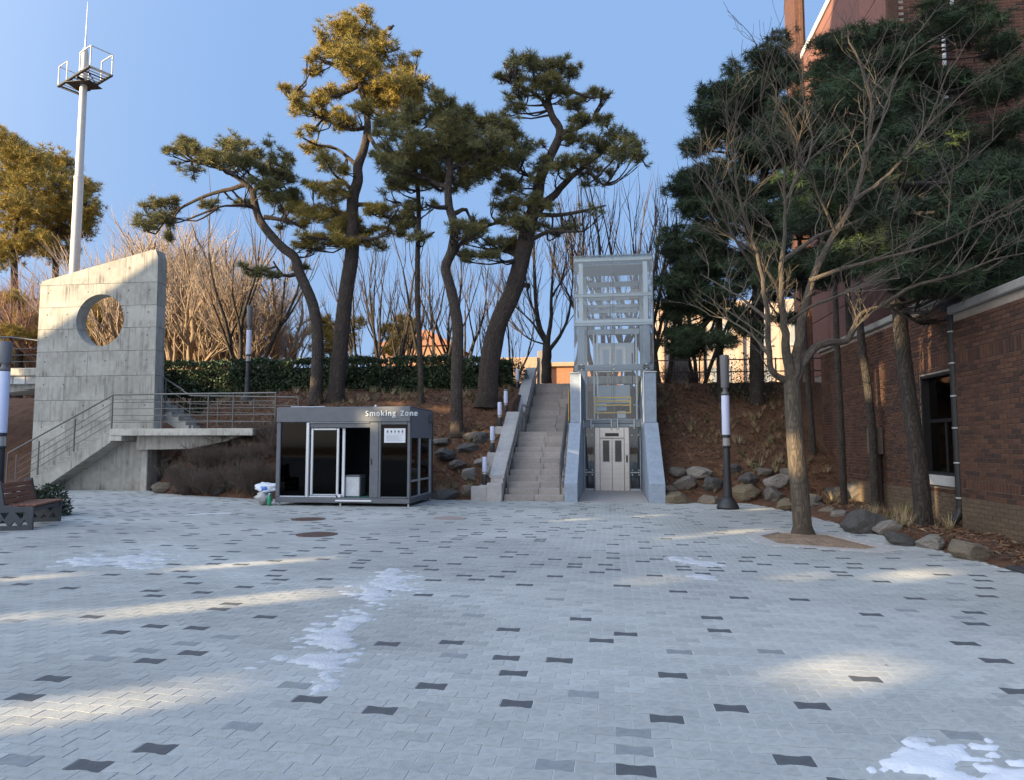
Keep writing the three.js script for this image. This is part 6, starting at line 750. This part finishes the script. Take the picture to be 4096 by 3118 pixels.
{ // the large leafless tree in the pit
  const t = thing('leafless_tree', 'large leafless tree with wide pale twiggy crown standing in the tree pit on the right', 'leafless tree'), g = gb(), gt = gb(), r = RNG(91), Z = -13.1, A = (x, y, dz = 0) => at(x, y, Z + dz);
  const tr = [[1731, 1150], [1724, 1060], [1715, 960], [1710, 880], [1706, 820]], tp = tr.map(([x, y]) => A(x, y)); tp[0].y = -0.05; g.tube(spline(tp, 4), spline(tp, 4).map((_, i, a) => (i === 0 ? 0.23 : lerp(0.165, 0.14, i / a.length))), 14);
  const limbs = [
    [0.085, 0.5, [[1703, 825], [1672, 808], [1658, 780], [1655, 700], [1642, 600], [1622, 520], [1590, 420], [1582, 330]]], [0.12, 0.3, [[1706, 825], [1695, 760], [1690, 700], [1683, 640], [1688, 540], [1692, 440], [1690, 350]]],
    [0.12, -0.3, [[1709, 825], [1722, 740], [1732, 670], [1756, 590], [1800, 500], [1842, 430], [1866, 330], [1878, 260], [1870, 180], [1830, 90]]], [0.11, -0.8, [[1712, 825], [1735, 775], [1770, 742], [1822, 734], [1842, 700], [1862, 672], [1915, 660], [1985, 645], [2060, 612], [2130, 590]]],
    [0.05, 0.2, [[1842, 432], [1900, 390], [1945, 345], [1985, 290], [2020, 215], [2050, 132]]], [0.055, 0.9, [[1745, 605], [1830, 575], [1920, 553], [2040, 517], [2125, 473], [2215, 418]]], [0.055, -0.9, [[1690, 560], [1760, 510], [1854, 477], [1942, 441], [2010, 413], [2085, 353], [2165, 277]]],
    [0.05, 1.2, [[1895, 663], [1960, 620], [2050, 595], [2140, 560], [2210, 545]]], [0.04, 1.0, [[1640, 600], [1600, 540], [1560, 470], [1535, 410], [1515, 350]]], [0.045, -1.0, [[1655, 690], [1610, 650], [1560, 620], [1510, 590]]], [0.04, 0.8, [[1685, 630], [1640, 560], [1590, 520], [1540, 480]]],
    [0.045, -0.6, [[1690, 440], [1720, 380], [1750, 320], [1740, 240], [1720, 150]]], [0.04, 0.7, [[1800, 500], [1770, 430], [1740, 370], [1700, 320]]], [0.04, -0.7, [[1866, 330], [1900, 260], [1925, 180], [1960, 90]]], [0.04, 1.0, [[1582, 340], [1570, 280], [1556, 220]]], [0.035, -1.2, [[1915, 660], [1970, 690], [2040, 690], [2110, 660]]], [0.04, 1.3, [[1688, 700], [1750, 660], [1800, 640], [1870, 610], [1940, 600]]], [0.035, -1.3, [[1660, 770], [1620, 720], [1570, 690], [1530, 680]]], [0.035, 0.9, [[1690, 360], [1660, 290], [1640, 220], [1650, 140]]] ];
  const o = { wob: 0.42, up: 0.25, spread: 0.8, shrink: 0.68, kids: { 3: 3, 2: 4, 1: 3 }, split: 3 };
  for (const [rad, dz, l] of limbs) { const m = l.length - 1, q = limb(g, l.map(([x, y], i) => A(x, y, dz * 1.6 * (i / m))), rad * 0.85, rad > 0.07 ? 0.016 : 0.009, 8, 0.035, r); const n = q.length; for (let i = 2; i < n; i++) { const f = i / n; if (rad > 0.1 && f < 0.3) continue; const cnt = r() < 0.72 ? 1 : 0; for (let c = 0; c < cnt; c++) { const d = q[Math.min(i + 1, n - 1)].clone().sub(q[i - 1]).normalize(); d.add(V((r() - 0.5) * 1.7, 0.25 + (r() - 0.5) * 0.9, (r() - 0.5) * 1.5)).normalize(); grow(g, gt, q[i], d, 0.35 + 0.55 * r(), 0.009 + 0.01 * r() * (1 - f), 2, o, r); } } }
  part(t, 'trunk', g, MAT.greyBark); part(t, 'crown', gt, M([0.13, 0.105, 0.08], 0.95));
}
// shrubs
function shrub(name, label, cat, x, z, h, w, n, mat, seed, leafCol) { const t = thing(name, label, cat, [x, T(x, z), z]), g = gb(), gt = gb(), r = RNG(seed); for (let i = 0; i < n; i++) { const a = r() * 6.283, l = 0.3 + 0.9 * r(); grow(gt, gt, V(Math.cos(a) * w * 0.35 * r(), -0.03, Math.sin(a) * w * 0.35 * r()), V(Math.cos(a) * l, 1, Math.sin(a) * l).normalize(), h * 0.5 * (0.7 + 0.5 * r()), 0.008, 2, { wob: 0.5, up: 0.25, spread: 0.9, shrink: 0.7, kids: { 2: 4, 1: 3 }, split: 9 }, r); } part(t, 'twigs', gt, mat); if (leafCol) { const list = [], cols = [], q = new THREE.Quaternion(), e = new THREE.Euler(), lf = gb(); lf.tri([0, 0, 0], [0.025, 0.04, 0.006], [0, 0.085, 0]); lf.tri([0, 0, 0], [0, 0.085, 0], [-0.025, 0.04, 0.006]); for (let i = 0; i < 2600; i++) { const d = V(r() * 2 - 1, r(), r() * 2 - 1); if (d.lengthSq() > 1) continue; d.normalize().multiplyScalar(Math.pow(r(), 0.3)); const b = 1 + 0.25 * fbm(d.x * 3 + seed, d.y * 3, d.z * 3, 2); e.set(r() * 6, r() * 6, r() * 6); list.push(new THREE.Matrix4().compose(V(d.x * w * b, d.y * h * b, d.z * w * b), q.setFromEuler(e), V(1, 1, 1))); const k = 0.6 + 0.9 * r(); cols.push(L(leafCol[0] * k, leafCol[1] * k, leafCol[2] * k)); } copies(t, 'foliage', lf.done(), MAT.leaf, list, cols); } return t; }
{ const br = M([0.13, 0.095, 0.075], 0.95), spots = [[-13.4, -20.5], [-12.6, -20.1], [-11.8, -19.9], [-11, -19.7], [-10.2, -19.6], [-9.4, -19.9], [-12.9, -21.1], [-12.0, -20.9], [-11.1, -20.7], [-10.2, -20.6], [-13.6, -21.5], [-10.7, -21.6], [-11.6, -21.8], [-9.6, -21.2], [-13.9, -20.9], [-13.2, -20.2], [-12.2, -19.9], [-10.6, -19.4], [-9.2, -20.4], [-12.4, -22.0], [-13.1, -22.1]]; const protos = [1, 2].map((s) => shrub('twiggy_shrub', '', 'shrub', 0, 0, 0.8, 0.7, 70, br, 300 + s)), r = RNG(21); protos.forEach((p) => (p.userData.group = 'brown leafless shrubs on the bank left of the booth'));
  stand(protos, spots.map(([x, z], i) => [i % 2, x, z, 0.9 + 0.35 * r(), r() * 6, 'brown leafless shrub, ' + ORD[i] + ' of the clump on the bank between landing and booth']));
  shrub('evergreen_shrub', 'small dark green clipped shrub just behind the bench at left', 'shrub', -12.5, -13.9, 0.72, 0.5, 20, MAT.darkBark, 401, [0.035, 0.05, 0.022]); shrub('evergreen_shrub', 'low olive shrub behind the back of the bench at the left edge', 'shrub', -13.1, -13.9, 0.62, 0.7, 20, MAT.darkBark, 402, [0.045, 0.05, 0.022]);
  shrub('evergreen_shrub', 'dark green bush at the top of the right bank under the evergreens', 'shrub', 4.6, -25.6, 1.6, 1.3, 20, MAT.darkBark, 403, [0.02, 0.034, 0.016]); shrub('evergreen_shrub', 'small dark bush at the right end of the hedge beside the leaning pine', 'shrub', -3.75, -27.2, 1.1, 0.55, 16, MAT.darkBark, 404, [0.028, 0.045, 0.02]); shrub('twiggy_bush', 'low twiggy bush at the bank top right of the lift', 'shrub', 2.3, -27.2, 0.8, 0.8, 40, MAT.darkTwig, 405);
  shrub('twiggy_bush', 'thin twiggy bush on the terrace edge before the pale building', 'shrub', 3.3, -27.8, 0.9, 0.8, 40, MAT.darkTwig, 406);
}
{ // loose needles, leaves and twigs on the bank and in the bed
  const r = RNG(95), list = [], cols = [], q = new THREE.Quaternion(), e = new THREE.Euler(), g = gb(); g.tri([-0.09, 0, 0], [0.09, 0, 0.006], [0.02, 0.012, 0.03]); g.tri([-0.09, 0, 0], [0.02, 0.012, 0.03], [-0.03, 0.006, 0.022]); const G = g.done();
  for (let i = 0; i < 30000; i++) { let x, z; const k = r(); if (k < 0.62) { x = lerp(-15.6, -3.6, r()); z = -19.6 - 7.4 * r(); } else if (k < 0.88) { x = lerp(1.5, 6.3, r()); z = -19.7 - 7.3 * r(); } else { z = -9 - 11 * r(); x = lerp(4.9, 6.3, r()); } const y = T(x, z); if (y < 0.04) continue; e.set((r() - 0.5) * 0.9, r() * 6.28, (r() - 0.5) * 0.9); const s = 0.35 + 0.65 * r(); list.push(new THREE.Matrix4().compose(V(x, y + 0.0, z), q.setFromEuler(e), V(s, s, s))); const c = r(); cols.push(c < 0.6 ? L(0.17, 0.085, 0.045) : c < 0.85 ? L(0.07, 0.05, 0.038) : L(0.3, 0.22, 0.14)); }
  for (let i = 0; i < 420; i++) { const a = r(), x = a < 0.5 ? lerp(-8, 5, r()) : 4.9 - 3.5 * r() * r(), z = -4 - 15 * r(); if (!inPlaza(x, z)) continue; e.set(0, r() * 6.28, 0); const s = 0.12 + 0.25 * r() * r(); list.push(new THREE.Matrix4().compose(V(x, 0.003, z), q.setFromEuler(e), V(s, s, s * 1.4))); cols.push(r() < 0.6 ? L(0.09, 0.06, 0.045) : L(0.2, 0.12, 0.07)); }
  const m = copies(scene, numbered('needle_litter'), G, M([1, 1, 1], 1), list, cols); m.userData = { kind: 'stuff', label: 'fallen brown needles and dead leaves strewn on the banks', category: 'leaf litter' };
}
{ // dry grass and weeds on the banks
  const r = RNG(97), g = gb(), list = [], cols = [], q = new THREE.Quaternion(), e = new THREE.Euler(); for (let i = 0; i < 16; i++) { const a = r() * 6.28, l = 0.12 + 0.16 * r(), k = 0.25 + 0.6 * r(), d = [Math.cos(a) * k * l, l, Math.sin(a) * k * l], s = 0.006; g.tri([-Math.sin(a) * s, 0, Math.cos(a) * s], [Math.sin(a) * s, 0, -Math.cos(a) * s], d); }
  for (let i = 0; i < 1500; i++) { const k = r(); let x, z; if (k < 0.55) { x = lerp(-15.4, -3.7, r()); z = -19.5 - 7 * r(); } else if (k < 0.85) { x = lerp(1.5, 6.2, r()); z = -19.8 - 7 * r(); } else { z = -9 - 10 * r(); x = lerp(5, 6.2, r()); } const y = T(x, z); if (y < 0.06 || fbm(x * 0.9, 7, z * 0.9, 3) < -0.05) continue; e.set(0, r() * 6.28, 0); const s = 0.6 + 0.9 * r(); list.push(new THREE.Matrix4().compose(V(x, y - 0.02, z), q.setFromEuler(e), V(s, s, s))); const c = 0.7 + 0.6 * r(); cols.push(r() < 0.8 ? L(0.3 * c, 0.23 * c, 0.13 * c) : L(0.1 * c, 0.12 * c, 0.05 * c)); }
  const m = copies(scene, numbered('dry_grass'), g.done(), MAT.leaf, list, cols); m.userData = { kind: 'stuff', label: 'thin dry grass tufts scattered over the earth banks', category: 'grass' };
}
scene.traverse((o) => { if (o.isMesh) { o.castShadow = true; o.receiveShadow = true; } });
renderer.render(scene, camera);
